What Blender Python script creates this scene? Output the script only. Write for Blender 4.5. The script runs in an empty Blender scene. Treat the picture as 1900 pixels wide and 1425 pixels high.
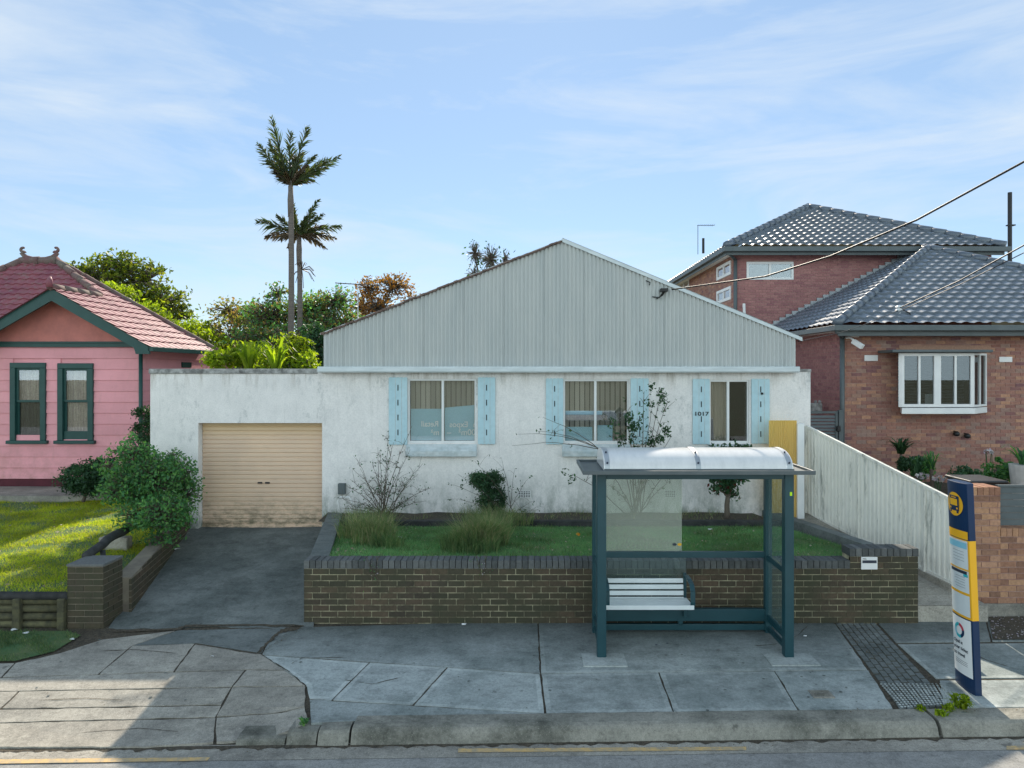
import bpy, bmesh, math, random
import numpy as np
from mathutils import Vector, Matrix, Euler
random.seed(7); rng = np.random.default_rng(11)
R = math.radians
scene = bpy.context.scene
COL = scene.collection
F = 1267.0; HC = 3.6; CX = 976.0; CY = 690.0     # focal length in photo pixels, eye height, axis

def P(px, py, Y):
    return Vector(((px-CX)/F*Y, Y, HC-(py-CY)/F*Y))
def XX(px, Y): return (px-CX)/F*Y
def ZZ(py, Y): return HC-(py-CY)/F*Y
def sm(t):
    t = max(0., min(1., t)); return t*t*(3-2*t)
def zf(X, Y):                                    # footpath height
    z = -.06 + .1*(Y-7.15)/2.5
    z -= .105*sm((8.15-Y)/1.15)*sm((-2.25-X)/.5)
    return z
def G(px, py):
    z = 0.
    for _ in range(12):
        Y = (HC-z)*F/(py-CY); X = XX(px, Y); z = zf(X, Y)
    return X, Y

# ---------------------------------------------------------------- materials
class N:
    def __init__(s, name):
        s.m = bpy.data.materials.new(name); s.m.use_nodes = True
        s.nt = s.m.node_tree; s.nt.nodes.clear()
        s.out = s.nt.nodes.new('ShaderNodeOutputMaterial')
    def n(s, t, **k):
        o = s.nt.nodes.new('ShaderNode'+t)
        for a, b in k.items():
            if hasattr(o, a): setattr(o, a, b)
            else: o.inputs[a.replace('_', ' ')].default_value = b
        return o
    def l(s, a, b): s.nt.links.new(a, b)
    def coord(s, scale=(1,1,1)):
        g = s.n('NewGeometry'); mp = s.n('Mapping'); mp.inputs['Scale'].default_value = scale
        s.l(g.outputs['Position'], mp.inputs['Vector']); return mp.outputs[0]
    def noise(s, scale, detail=4, rough=.6, vec=None, stretch=(1,1,1)):
        o = s.n('TexNoise'); o.inputs['Scale'].default_value = scale
        o.inputs['Detail'].default_value = detail; o.inputs['Roughness'].default_value = rough
        s.l(vec or s.coord(stretch), o.inputs['Vector']); return o.outputs['Fac']
    def ramp(s, fac, stops):
        r = s.n('ValToRGB'); e = r.color_ramp.elements
        while len(e) < len(stops): e.new(.5)
        for i, (p, c) in enumerate(stops):
            e[i].position = p
            e[i].color = (c, c, c, 1) if not hasattr(c, '__len__') else (*c[:3], 1)
        s.l(fac, r.inputs['Fac']); return r.outputs['Color']
    def mix(s, fac, a, b, mode='MIX'):
        m = s.n('Mix', data_type='RGBA', blend_type=mode)
        if hasattr(fac, 'links'): s.l(fac, m.inputs[0])
        else: m.inputs[0].default_value = fac
        for v, i in ((a, 6), (b, 7)):
            if hasattr(v, 'links'): s.l(v, m.inputs[i])
            else: m.inputs[i].default_value = (*v[:3], 1) if hasattr(v, '__len__') else (v, v, v, 1)
        return m.outputs[2]
    def math(s, op, a, b=0., clamp=False):
        m = s.n('Math', operation=op); m.use_clamp = clamp
        for v, i in ((a, 0), (b, 1)):
            if hasattr(v, 'links'): s.l(v, m.inputs[i])
            else: m.inputs[i].default_value = v
        return m.outputs[0]
    def zr(s, lo, hi):                            # 0..1 over world height
        g = s.n('NewGeometry'); x = s.n('SeparateXYZ'); s.l(g.outputs['Position'], x.inputs[0])
        mr = s.n('MapRange'); mr.inputs[1].default_value = lo; mr.inputs[2].default_value = hi
        s.l(x.outputs['Z'], mr.inputs[0]); return mr.outputs[0]
    def island(s): return s.n('NewGeometry').outputs['Random Per Island']
    def bsdf(s, color, rough=.8, bump=None, bstr=.3, bdist=.01, metal=0., spec=.5, **k):
        b = s.n('BsdfPrincipled')
        if hasattr(color, 'links'): s.l(color, b.inputs['Base Color'])
        else: b.inputs['Base Color'].default_value = (*color[:3], 1)
        if hasattr(rough, 'links'): s.l(rough, b.inputs['Roughness'])
        else: b.inputs['Roughness'].default_value = rough
        b.inputs['Metallic'].default_value = metal
        b.inputs['Specular IOR Level'].default_value = spec
        if bump is not None:
            bp = s.n('Bump'); bp.inputs['Strength'].default_value = bstr; bp.inputs['Distance'].default_value = bdist
            s.l(bump, bp.inputs['Height']); s.l(bp.outputs[0], b.inputs['Normal'])
        return b.outputs[0]
    def done(s, sh): s.l(sh, s.out.inputs['Surface']); return s.m

def M_noisy(name, c1, c2, scale=3, rough=.85, bscale=60, bstr=.3, bdist=.005, metal=0, spec=.4, fine=None, stretch=(1,1,1), isl=0.):
    n = N(name)
    col = n.mix(n.ramp(n.noise(scale, 6, .65, stretch=stretch), [(.35, 0.), (.65, 1.)]), c1, c2)
    if fine: col = n.mix(n.ramp(n.noise(fine[0], 3), [(.4, 0.), (.7, fine[1])]), col, fine[2])
    if isl:
        col = n.mix(1., col, n.ramp(n.island(), [(0, 1-isl), (1, 1.)]), 'MULTIPLY')
    return n.done(n.bsdf(col, rough, n.noise(bscale, 4), bstr, bdist, metal, spec))

def M_leaf(name, ca, cb, cc, trans=.45, nscale=1.2, rough=.5):
    n = N(name)
    col = n.ramp(n.island(), [(0, ca), (.5, cb), (1, cc)])
    col = n.mix(1., col, n.ramp(n.noise(nscale, 3), [(.3, .55), (.7, 1.25)]), 'MULTIPLY')
    p = n.bsdf(col, rough, spec=.35)
    t = n.n('BsdfTranslucent'); n.l(n.mix(1., col, (1.5, 1.6, .6), 'MULTIPLY'), t.inputs[0])
    mx = n.n('MixShader'); mx.inputs[0].default_value = trans
    n.l(p, mx.inputs[1]); n.l(t.outputs[0], mx.inputs[2])
    return n.done(mx.outputs[0])

def M_glass(name, tint=(.8,.85,.85), refl=.25, rough=.02, haze=0., hcol=(.5,.55,.5), boost=.5):
    n = N(name)
    t = n.n('BsdfTransparent'); t.inputs[0].default_value = (*tint, 1)
    g = n.n('BsdfGlossy'); g.inputs['Roughness'].default_value = rough; g.inputs[0].default_value = (.9,.95,1,1)
    fr = n.n('LayerWeight'); fr.inputs[0].default_value = boost
    f = n.math('MINIMUM', n.math('MAXIMUM', fr.outputs['Fresnel'], refl), .3)
    mx = n.n('MixShader'); n.l(f, mx.inputs[0]); n.l(t.outputs[0], mx.inputs[1]); n.l(g.outputs[0], mx.inputs[2])
    o = mx.outputs[0]
    if haze:
        d = n.n('BsdfDiffuse'); d.inputs[0].default_value = (*hcol, 1)
        m2 = n.n('MixShader'); 
        hz = n.ramp(n.noise(1.5, 4), [(.3, haze*.75), (.7, haze)])
        n.l(hz, m2.inputs[0]); n.l(o, m2.inputs[1]); n.l(d.outputs[0], m2.inputs[2]); o = m2.outputs[0]
    return n.done(o)

M = {}
def mk_stucco():
    n = N('stucco')
    col = n.mix(n.ramp(n.noise(2.2, 6, .7), [(.35, 0.), (.62, 1.)]), (.82,.795,.765), (.74,.72,.695))
    st = n.ramp(n.noise(3.2, 9, .78, stretch=(1.4,1,.7)), [(.52, 0.), (.66, .8)])
    st2 = n.ramp(n.noise(.9, 4, .6, stretch=(1,1,.8)), [(.48, 0.), (.62, 1.)])
    col = n.mix(n.math('MULTIPLY', st, st2), col, (.36,.38,.37))
    low = n.math('MULTIPLY', n.ramp(n.zr(.75, 1.7), [(0, 1.), (1, 0.)]), n.ramp(n.noise(4, 8, .75, stretch=(1.,1,.5)), [(.42, 0.), (.6, 1.)]))
    col = n.mix(low, col, (.25,.28,.24))
    hi = n.math('MULTIPLY', n.ramp(n.zr(3.2, 3.62), [(0, 0.), (1, .9)]), n.ramp(n.noise(2.5, 7, .75, stretch=(2.2,1,.25)), [(.5, 0.), (.68, 1.)]))
    col = n.mix(hi, col, (.3,.26,.2))
    drip = n.ramp(n.noise(6, 6, .7, stretch=(2.6,1,.10)), [(.55, 0.), (.72, .35)])
    col = n.mix(n.math('MULTIPLY', drip, n.ramp(n.noise(.7, 3), [(.42, 0.), (.6, 1.)])), col, (.34,.35,.33))
    col = n.mix(n.ramp(n.noise(11, 9, .85), [(.5, 0.), (.7, .35)]), col, (.48,.50,.49))
    col = n.mix(1., col, n.ramp(n.noise(45, 4, .7), [(.3, .88), (.7, 1.06)]), 'MULTIPLY')
    M['stucco'] = n.done(n.bsdf(col, .95, n.noise(38, 6, .75), .55, .012, spec=.2))
mk_stucco()
def mk_clad():
    n = N('corrugated_sheet')
    col = n.mix(n.ramp(n.noise(1.3, 5, .7, stretch=(3,1,.35)), [(.4, 0.), (.65, 1.)]), (.47,.49,.47), (.41,.44,.43))
    col = n.mix(n.ramp(n.noise(14, 6, .7, stretch=(2,1,.12)), [(.62, 0.), (.85, .25)]), col, (.25,.3,.3))
    M['clad'] = n.done(n.bsdf(col, .45, metal=.0, spec=.5))
mk_clad()
M['fascia'] = M_noisy('painted_fascia', (.62,.68,.69), (.50,.56,.57), 2.5, .6, 30, .1, stretch=(1,1,5))
M['oldcap'] = M_noisy('weathered_cement_cap', (.28,.28,.27), (.12,.12,.115), 3, .95, 40, .6, .01, fine=(9,.8,(.5,.5,.48)))
M['shutter'] = M_noisy('pale_blue_paint', (.40,.59,.65), (.46,.63,.68), 2.5, .55, 50, .1, stretch=(2,1,.5), fine=(12,.25,(.3,.42,.45)))
M['slot'] = M_noisy('black_iron', (.012,.014,.016), (.02,.02,.022), 5, .6)
M['alum'] = M_noisy('white_aluminium', (.74,.75,.74), (.66,.67,.66), 4, .4, 30, .05)
M['sill'] = M_noisy('painted_sill', (.42,.5,.52), (.58,.62,.62), 3, .8, 30, .4, stretch=(1,1,4), fine=(8,.6,(.3,.34,.33)))
M['blind'] = M_noisy('vertical_blind_cloth', (.40,.37,.32), (.32,.30,.26), .8, .8, 40, .1, stretch=(3,1,.2), isl=.35)
M['drape'] = M_noisy('taupe_drape', (.36,.31,.25), (.27,.23,.19), 1, .9, stretch=(9,1,.3))
M['net'] = M_noisy('lace_curtain', (.55,.47,.40), (.34,.27,.25), 3, .95, 60, .3, stretch=(6,1,.5), fine=(30,.6,(.2,.15,.15)))
M['dark'] = M_noisy('dim_room', (.03,.035,.035), (.05,.05,.05), 1, 1.)
M['painted_reflection'] = M_noisy('light_blue_reflection', (.33,.52,.60), (.29,.47,.55), 1, .6)
M['white'] = M_noisy('white_paint', (.78,.78,.76), (.70,.71,.70), 3, .5, 30, .05)
M['glass'] = M_glass('window_glass', (.96,.97,.96), .12, .01, boost=.25)
M['glass_dark'] = M_glass('tinted_window_glass', (.60,.63,.63), .09, .01, boost=.3)
def mk_roller():
    n = N('cream_roller_steel')
    col = n.mix(n.ramp(n.noise(1.2, 5), [(.35, 0.), (.65, 1.)]), (.70,.51,.36), (.62,.455,.33))
    lo = n.math('MULTIPLY', n.ramp(n.zr(.6, 1.25), [(0, 1.), (1, 0.)]), n.ramp(n.noise(5, 8, .75, stretch=(1,1,2)), [(.42, 0.), (.62, 1.)]))
    col = n.mix(lo, col, (.13,.12,.07))
    col = n.mix(n.ramp(n.zr(2.3, 2.68), [(0, 0.), (1, .6)]), col, (.50,.35,.1))
    M['roller'] = n.done(n.bsdf(col, .5, spec=.4))
mk_roller()

def M_brick(name, cols, moss=None, rough=.9):
    n = N(name)
    col = n.ramp(n.island(), [(i/(len(cols)-1), c) for i, c in enumerate(cols)])
    col = n.mix(1., col, n.ramp(n.noise(25, 5, .7), [(.3, .75), (.7, 1.2)]), 'MULTIPLY')
    if moss: col = n.mix(n.ramp(n.noise(1.1, 6, .7), [(.38, 0.), (.62, .85)]), col, moss)
    return n.done(n.bsdf(col, rough, n.noise(90, 5, .7), .5, .006, spec=.25))
M['brick_dark'] = M_brick('dark_mossy_brick', [(.095,.068,.047), (.066,.055,.040), (.115,.08,.054), (.055,.046,.034)], (.050,.054,.032))
M['brick_cap'] = M_brick('grey_capping_brick', [(.10,.105,.102), (.135,.14,.135), (.075,.08,.078), (.115,.12,.118)])
M['brick_red'] = M_brick('red_house_brick', [(.26,.125,.10), (.36,.185,.14), (.30,.15,.12), (.46,.25,.16), (.30,.20,.165), (.34,.17,.13), (.20,.10,.105)], None)
M['brick_side'] = M_brick('plum_brick', [(.33,.15,.145), (.39,.19,.175), (.28,.125,.13)], None)
M['brick_tan'] = M_brick('tan_brick', [(.36,.19,.115), (.44,.25,.145), (.28,.14,.09), (.22,.12,.08), (.48,.27,.17)], None)
def mk_mortar():
    n = N('cream_mortar')
    col = n.mix(n.ramp(n.noise(3.0, 6, .75), [(.42, 0.), (.60, 1.)]), (.12,.11,.07), (.45,.41,.27))
    M['mortar'] = n.done(n.bsdf(col, .95, n.noise(60, 3), .3))
    n = N('dull_mortar')
    col = n.mix(n.ramp(n.noise(3.0, 6, .75), [(.38, 0.), (.66, 1.)]), (.28,.15,.13), (.44,.30,.25))
    M['mortar_red'] = n.done(n.bsdf(col, .95, n.noise(60, 3), .3))
mk_mortar()
M['mortar_dull'] = M_noisy('grey_brown_mortar', (.12,.10,.08), (.22,.19,.14), 3, .95)
def mk_pink():
    n = N('pink_board_paint')
    col = n.mix(n.ramp(n.noise(1.2, 6, .7), [(.35, 0.), (.65, 1.)]), (.80,.35,.385), (.71,.31,.335))
    col = n.mix(n.ramp(n.noise(4, 8, .8, stretch=(1,1,.4)), [(.52, 0.), (.72, .55)]), col, (.56,.27,.265))
    lo = n.math('MULTIPLY', n.ramp(n.zr(1.0, 2.2), [(0, 1.), (1, 0.)]), n.ramp(n.noise(3, 7, .75), [(.42, 0.), (.62, .8)]))
    col = n.mix(lo, col, (.48,.23,.21)); col = n.mix(1., col, n.ramp(n.island(), [(0, .92), (1, 1.04)]), 'MULTIPLY')
    M['pink'] = n.done(n.bsdf(col, .75, n.noise(40, 4), .2, .005))
mk_pink()
M['pink_render'] = M_noisy('salmon_roughcast', (.66,.24,.20), (.48,.18,.155), 1.6, .95, 90, .9, .012)
M['green'] = M_noisy('dark_green_trim', (.012,.055,.05), (.018,.07,.062), 4, .45, 30, .1)
M['plinth'] = M_noisy('maroon_plinth', (.10,.018,.028), (.07,.014,.02), 3, .8)
def M_tile(name, c1, c2, c3, rough, spec, lich=.8):
    n = N(name)
    col = n.mix(n.ramp(n.noise(1.5, 7, .75), [(.4, 0.), (.6, 1.)]), c1, c2)
    col = n.mix(n.ramp(n.noise(7, 8, .8), [(.5, 0.), (.66, lich)]), col, c3)
    return n.done(n.bsdf(col, rough, n.noise(40, 4), .25, .006, spec=spec))
M['tile_pink'] = M_tile('terracotta_tile', (.27,.085,.10), (.20,.055,.08), (.22,.17,.15), .6, .4)
M['tile_ridge'] = M_tile('lichened_ridge_tile', (.16,.08,.08), (.15,.13,.11), (.22,.20,.16), .85, .3)
M['tile_grey'] = M_tile('glazed_grey_tile', (.11,.135,.165), (.155,.185,.22), (.20,.225,.245), .36, .9, .3)
M['tile_ridgegrey'] = M_tile('grey_ridge_tile', (.08,.10,.13), (.11,.135,.16), (.16,.18,.19), .35, .7, .3)
M['gutter'] = M_noisy('charcoal_gutter', (.075,.095,.10), (.10,.12,.125), 3, .45)
M['teal'] = M_noisy('dark_teal_powdercoat', (.009,.048,.060), (.013,.06,.073), 2, .38, 80, .03, spec=.5)
M['polyc'] = None
def mk_poly():
    n = N('opal_polycarbonate')
    col = n.mix(n.ramp(n.noise(2.5, 6, .7, stretch=(3,1,1)), [(.4, 0.), (.7, 1.)]), (.90,.89,.87), (.74,.74,.73))
    p = n.bsdf(col, .18, spec=1.); t = n.n('BsdfTranslucent'); t.inputs[0].default_value = (.7,.75,.75,1)
    mx = n.n('MixShader'); mx.inputs[0].default_value = .25; n.l(p, mx.inputs[1]); n.l(t.outputs[0], mx.inputs[2])
    M['polyc'] = n.done(mx.outputs[0])
mk_poly()
M['galv'] = M_noisy('galvanised_strip', (.45,.47,.48), (.32,.35,.37), 4, .4, metal=.6)
M['slat'] = M_noisy('silver_slat', (.70,.74,.74), (.62,.66,.66), 3, .35, spec=.6)
M['pglass'] = M_glass('shelter_glass', (.86,.92,.90), .05, .0, haze=.06, hcol=(.5,.6,.6), boost=.08)
M['pglass_haze'] = M_glass('scratched_shelter_glass', (.86,.92,.88), .08, .0, haze=.30, hcol=(.50,.54,.46), boost=.3)
def mk_fence():
    n = N('cream_fence_steel')
    col = n.mix(n.ramp(n.noise(1.5, 4), [(.35, 0.), (.65, 1.)]), (.80,.78,.70), (.72,.71,.64))
    col = n.mix(n.ramp(n.noise(3.0, 8, .75, stretch=(2.5,2.5,.35)), [(.54, 0.), (.68, .85)]), col, (.17,.19,.17))
    M['fence'] = n.done(n.bsdf(col, .5, spec=.4))
mk_fence()
M['yellow_sheet'] = None
def mk_yel():
    n = N('yellow_translucent_sheet')
    p = n.bsdf(n.mix(n.noise(2, 4), (.85,.66,.26), (.78,.60,.24)), .5); t = n.n('BsdfTranslucent'); t.inputs[0].default_value = (.95,.6,.08,1)
    mx = n.n('MixShader'); mx.inputs[0].default_value = .5; n.l(p, mx.inputs[1]); n.l(t.outputs[0], mx.inputs[2])
    M['yellow_sheet'] = n.done(mx.outputs[0])
mk_yel()
M['signblue'] = M_noisy('navy_sign_enamel', (.007,.027,.075), (.008,.03,.085), 2, .3, 30, .02)
M['signyellow'] = M_noisy('amber_sign_enamel', (.80,.42,.02), (.78,.40,.02), 2, .35)
M['paper'] = M_noisy('printed_paper', (.62,.66,.66), (.55,.60,.61), 2, .4)
M['paperblue'] = M_noisy('light_blue_print', (.22,.5,.62), (.2,.46,.58), 2, .4)
M['ink'] = M_noisy('dark_ink', (.02,.03,.05), (.03,.04,.06), 2, .5)
M['wire'] = M_noisy('black_cable', (.012,.012,.013), (.02,.02,.02), 2, .5)
M['red'] = M_noisy('red_print', (.5,.05,.08), (.5,.05,.08), 2, .4)
M['aqua'] = M_noisy('turquoise_print', (.03,.4,.45), (.03,.4,.45), 2, .4)

def mk_concrete(key, c1, c2, dark, rough=.9, grit=.5, dk=(.45,.62), foot=False):
    n = N(key+'_concrete')
    col = n.mix(n.ramp(n.noise(.9, 7, .7), [(.35, 0.), (.65, 1.)]), c1, c2)
    col = n.mix(n.ramp(n.noise(.55, 7, .72), [(dk[0], 0.), (dk[1], .8)]), col, dark)
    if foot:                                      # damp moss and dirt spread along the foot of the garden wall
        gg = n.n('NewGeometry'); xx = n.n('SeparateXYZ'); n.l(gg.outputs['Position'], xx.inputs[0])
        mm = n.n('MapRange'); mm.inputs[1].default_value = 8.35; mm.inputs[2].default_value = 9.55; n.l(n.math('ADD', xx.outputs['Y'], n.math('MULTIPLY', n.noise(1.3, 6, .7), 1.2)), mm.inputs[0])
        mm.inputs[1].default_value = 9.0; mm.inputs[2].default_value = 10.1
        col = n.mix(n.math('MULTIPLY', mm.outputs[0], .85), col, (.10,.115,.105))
    col = n.mix(n.ramp(n.noise(70, 3, .7), [(.5, 0.), (.75, grit)]), col, tuple(v*.45 for v in c1))
    col = n.mix(n.ramp(n.noise(110, 2, .7), [(.58, 0.), (.8, grit)]), col, tuple(min(.7, v*1.7) for v in c1))
    col = n.mix(1., col, n.ramp(n.island(), [(0, .86), (1, 1.1)]), 'MULTIPLY')
    col = n.mix(1., col, n.ramp(n.noise(26, 6, .8), [(.3, .72), (.5, 1.), (.72, 1.22)]), 'MULTIPLY')
    col = n.mix(1., col, n.ramp(n.noise(3.2, 8, .75, stretch=(1,1.8,1)), [(.32, .68), (.5, 1.), (.7, 1.12)]), 'MULTIPLY')
    col = n.mix(n.ramp(n.noise(7, 5, .6), [(.66, 0.), (.72, .7)]), col, tuple(v*.4 for v in c2))
    M[key] = n.done(n.bsdf(col, rough, n.noise(75, 5, .75), .5, .006, spec=.25))
mk_concrete('conc', (.40,.43,.41), (.31,.34,.325), (.15,.18,.17), foot=True)
mk_concrete('concedge', (.48,.51,.485), (.38,.41,.39), (.21,.24,.225), grit=.2, foot=True)
mk_concrete('concold', (.40,.37,.31), (.30,.28,.24), (.17,.16,.14), grit=.9)
mk_concrete('concdark', (.19,.205,.195), (.15,.165,.155), (.10,.115,.11), grit=.35)
mk_concrete('kerbm', (.30,.285,.24), (.20,.195,.165), (.055,.058,.045), grit=.7, dk=(.5,.62))
mk_concrete('roadm', (.32,.31,.285), (.25,.245,.235), (.17,.175,.165), grit=1., dk=(.5,.7))
mk_concrete('asph', (.20,.215,.20), (.14,.155,.147), (.065,.078,.073), grit=.5, dk=(.42,.6))
M['yline'] = M_noisy('worn_yellow_paint', (.62,.40,.15), (.42,.32,.19), 9, .8, 60, .5, fine=(18,.6,(.30,.27,.21)))
M['soil'] = M_noisy('soil', (.075,.06,.042), (.045,.04,.03), 4, 1., 40, 1., .03, fine=(30,.6,(.16,.13,.09)))
M['turf'] = M_noisy('turf_soil', (.06,.14,.05), (.12,.15,.06), 3, 1., 60, 1., .02)
M['yardm'] = M_noisy('back_yard_soil', (.10,.11,.05), (.13,.11,.07), 1, 1., 20, 1., .03)
M['sleeper'] = M_noisy('mossy_timber', (.10,.095,.055), (.15,.14,.07), 3, .95, 30, .8, .01, stretch=(.6,1,6), fine=(10,.8,(.04,.04,.03)), isl=.35)
M['log'] = M_noisy('black_timber', (.02,.022,.022), (.05,.05,.048), 6, .8, 30, .8, .01)
M['trunk'] = M_noisy('grey_bark', (.15,.12,.09), (.09,.075,.06), 6, .95, 30, .9, .02, stretch=(1,1,.3))
M['palmtrunk'] = M_noisy('ringed_palm_bark', (.17,.145,.125), (.11,.095,.085), 3, .9, 20, .6, .02, stretch=(.3,.3,9))
M['twig'] = M_noisy('rose_cane', (.10,.075,.055), (.07,.065,.04), 6, .8)
M['leaf_dark'] = M_leaf('dark_green_leaf', (.022,.065,.032), (.038,.10,.045), (.06,.135,.055), .3)
M['leaf_bush'] = M_leaf('bushy_green_leaf', (.055,.17,.08), (.10,.25,.10), (.18,.36,.11), .5)
M['leaf_olive'] = M_leaf('olive_leaf', (.05,.085,.015), (.11,.15,.02), (.24,.25,.03), .55)
M['leaf_lime'] = M_leaf('lime_leaf', (.12,.19,.015), (.22,.30,.02), (.34,.40,.03), .6)
M['leaf_rust'] = M_leaf('rust_leaf', (.22,.09,.03), (.36,.17,.05), (.16,.11,.05), .5)
M['leaf_mixed'] = M_leaf('mixed_leaf', (.08,.12,.03), (.18,.19,.05), (.32,.18,.09), .5)
M['palmleaf'] = M_leaf('palm_leaflet', (.035,.06,.022), (.055,.085,.03), (.09,.08,.04), .4)
M['palmdead'] = M_leaf('brown_palm_leaflet', (.10,.065,.04), (.14,.10,.06), (.06,.05,.03), .35)
M['grassblade'] = M_leaf('grass_blade', (.10,.29,.12), (.16,.37,.15), (.30,.40,.19), .35, .8, .7)
M['grassdry'] = M_leaf('sunny_grass_blade', (.24,.34,.012), (.40,.46,.02), (.60,.52,.10), .5, 1.5, .7)
M['grasstuft'] = M_leaf('tuft_grass_blade', (.06,.13,.05), (.10,.18,.07), (.20,.24,.11), .35, 3, .7)
M['strawblade'] = M_leaf('tall_grass_blade', (.10,.19,.07), (.17,.24,.10), (.40,.34,.22), .35, 3, .7)
M['dryleaf'] = M_leaf('dry_leaf', (.30,.20,.13), (.42,.32,.24), (.5,.42,.33), .2)
M['petal'] = M_leaf('petal', (.6,.6,.58), (.45,.38,.5), (.6,.55,.6), .2)
M['redleaf'] = M_leaf('red_leaf', (.12,.03,.025), (.2,.05,.04), (.05,.06,.02), .3)
M['orange'] = M_leaf('orange_petal', (.6,.22,.02), (.7,.3,.03), (.6,.35,.04), .3)
M['terra'] = M_noisy('pot_glaze', (.55,.53,.5), (.4,.38,.36), 4, .6)
M['black'] = M_noisy('black_plastic', (.012,.012,.013), (.02,.02,.021), 3, .4)
M['lens'] = M_noisy('lens_glass', (.02,.03,.05), (.02,.03,.05), 3, .1)

# ---------------------------------------------------------------- mesh helpers
def wloc(o):
    v = Vector((0,0,0))
    while o is not None: v += o.location; o = o.parent
    return v
class MB:
    def __init__(s): s.v = []; s.f = []; s.mi = []
    def add(s, vs, fs, mi=0):
        b = len(s.v); s.v += [tuple(p) for p in vs]; s.f += [tuple(i+b for i in f) for f in fs]; s.mi += [mi]*len(fs); return s
    def box(s, x0, x1, y0, y1, z0, z1, mi=0, rot=None, piv=None):
        vs = [Vector((x, y, z)) for z in (z0, z1) for y in (y0, y1) for x in (x0, x1)]
        if rot is not None:
            pv = Vector(piv) if piv is not None else Vector(((x0+x1)/2, (y0+y1)/2, (z0+z1)/2))
            vs = [pv+rot@(v-pv) for v in vs]
        return s.add(vs, [(0,2,3,1),(4,5,7,6),(0,1,5,4),(2,6,7,3),(0,4,6,2),(1,3,7,5)], mi)
    def bar(s, a, b, w, h, up=(0,0,1), mi=0):     # rectangular bar a->b
        a = Vector(a); b = Vector(b); d = (b-a).normalized(); u = Vector(up)
        sd = d.cross(u)
        if sd.length < 1e-4: sd = d.cross(Vector((0,1,0)))
        sd.normalize(); u = sd.cross(d)
        vs = [p+sd*i*w/2+u*j*h/2 for p in (a, b) for j in (-1, 1) for i in (-1, 1)]
        return s.add(vs, [(0,2,3,1),(4,5,7,6),(0,1,5,4),(2,6,7,3),(0,4,6,2),(1,3,7,5)], mi)
    def tube(s, pts, rs, n=8, mi=0, cap=True):
        pts = [Vector(p) for p in pts]
        if not hasattr(rs, '__len__'): rs = [rs]*len(pts)
        vs = []; fs = []
        pu = None
        for i, p in enumerate(pts):
            d = (pts[min(i+1, len(pts)-1)]-pts[max(i-1, 0)])
            if d.length < 1e-9: d = Vector((0,0,1))
            d.normalize()
            if pu is None:
                u = d.cross(Vector((0,0,1)) if abs(d.z) < .9 else Vector((1,0,0))).normalized()
            else:
                u = (pu-d*pu.dot(d)); u = u.normalized() if u.length > 1e-6 else d.orthogonal().normalized()
            pu = u; w = d.cross(u)
            for k in range(n):
                a = 2*math.pi*k/n; vs.append(p+(u*math.cos(a)+w*math.sin(a))*rs[i])
        for i in range(len(pts)-1):
            for k in range(n):
                k2 = (k+1) % n; fs.append((i*n+k, i*n+k2, (i+1)*n+k2, (i+1)*n+k))
        if cap: fs.append(tuple(reversed(range(n)))); fs.append(tuple(range((len(pts)-1)*n, len(pts)*n)))
        return s.add(vs, fs, mi)
    def prism(s, poly, vec, mi=0):                # closed 3d polygon extruded by vec
        n = len(poly); p = [Vector(a) for a in poly]; q = [a+Vector(vec) for a in p]
        fs = [tuple(range(n)), tuple(reversed(range(n, 2*n)))]+[(i, i+n, (i+1) % n+n, (i+1) % n) for i in range(n)]
        return s.add(p+q, fs, mi)
    def lathe(s, c, prof, n=16, mi=0):
        vs = []; fs = []; c = Vector(c)
        for r, z in prof:
            for k in range(n):
                a = 2*math.pi*k/n; vs.append(c+Vector((r*math.cos(a), r*math.sin(a), z)))
        for i in range(len(prof)-1):
            for k in range(n): k2 = (k+1) % n; fs.append((i*n+k, i*n+k2, (i+1)*n+k2, (i+1)*n+k))
        fs.append(tuple(reversed(range(n)))); fs.append(tuple(range((len(prof)-1)*n, len(prof)*n)))
        return s.add(vs, fs, mi)
    def build(s, name, mats, parent=None, smooth=False, bevel=0, fix=True):
        off = wloc(parent) if parent else Vector((0,0,0))
        me = bpy.data.meshes.new(name)
        me.from_pydata([(a[0]-off.x, a[1]-off.y, a[2]-off.z) for a in s.v], [], s.f)
        mats = mats if isinstance(mats, (list, tuple)) else [mats]
        for m in mats: me.materials.append(M[m] if isinstance(m, str) else m)
        me.polygons.foreach_set('material_index', s.mi)
        if fix:
            bm = bmesh.new(); bm.from_mesh(me); bmesh.ops.recalc_face_normals(bm, faces=bm.faces); bm.to_mesh(me); bm.free()
        if smooth: me.polygons.foreach_set('use_smooth', [True]*len(me.polygons))
        o = bpy.data.objects.new(name, me); COL.objects.link(o)
        if parent: o.parent = parent
        if bevel:
            b = o.modifiers.new('bevel', 'BEVEL'); b.width = bevel; b.segments = 2; b.limit_method = 'ANGLE'; b.angle_limit = R(40)
        return o
def fastmesh(name, V, nper, mat, parent=None):    # V: (n, nper, 3) array of separate polygons
    V = np.asarray(V, dtype=np.float32); n = len(V)
    off = wloc(parent) if parent else Vector((0,0,0))
    V = V-np.array(off, dtype=np.float32)
    me = bpy.data.meshes.new(name)
    me.vertices.add(n*nper); me.vertices.foreach_set('co', V.reshape(-1))
    me.loops.add(n*nper); me.loops.foreach_set('vertex_index', np.arange(n*nper, dtype=np.int32))
    me.polygons.add(n); me.polygons.foreach_set('loop_start', np.arange(n, dtype=np.int32)*nper)
    me.materials.append(M[mat] if isinstance(mat, str) else mat); me.update(calc_edges=True); me.validate()
    o = bpy.data.objects.new(name, me); COL.objects.link(o)
    if parent: o.parent = parent
    return o
def tag(o, label, cat, group=None):
    o['label'] = label; o['category'] = cat
    if group: o['group'] = group
    return o
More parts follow.
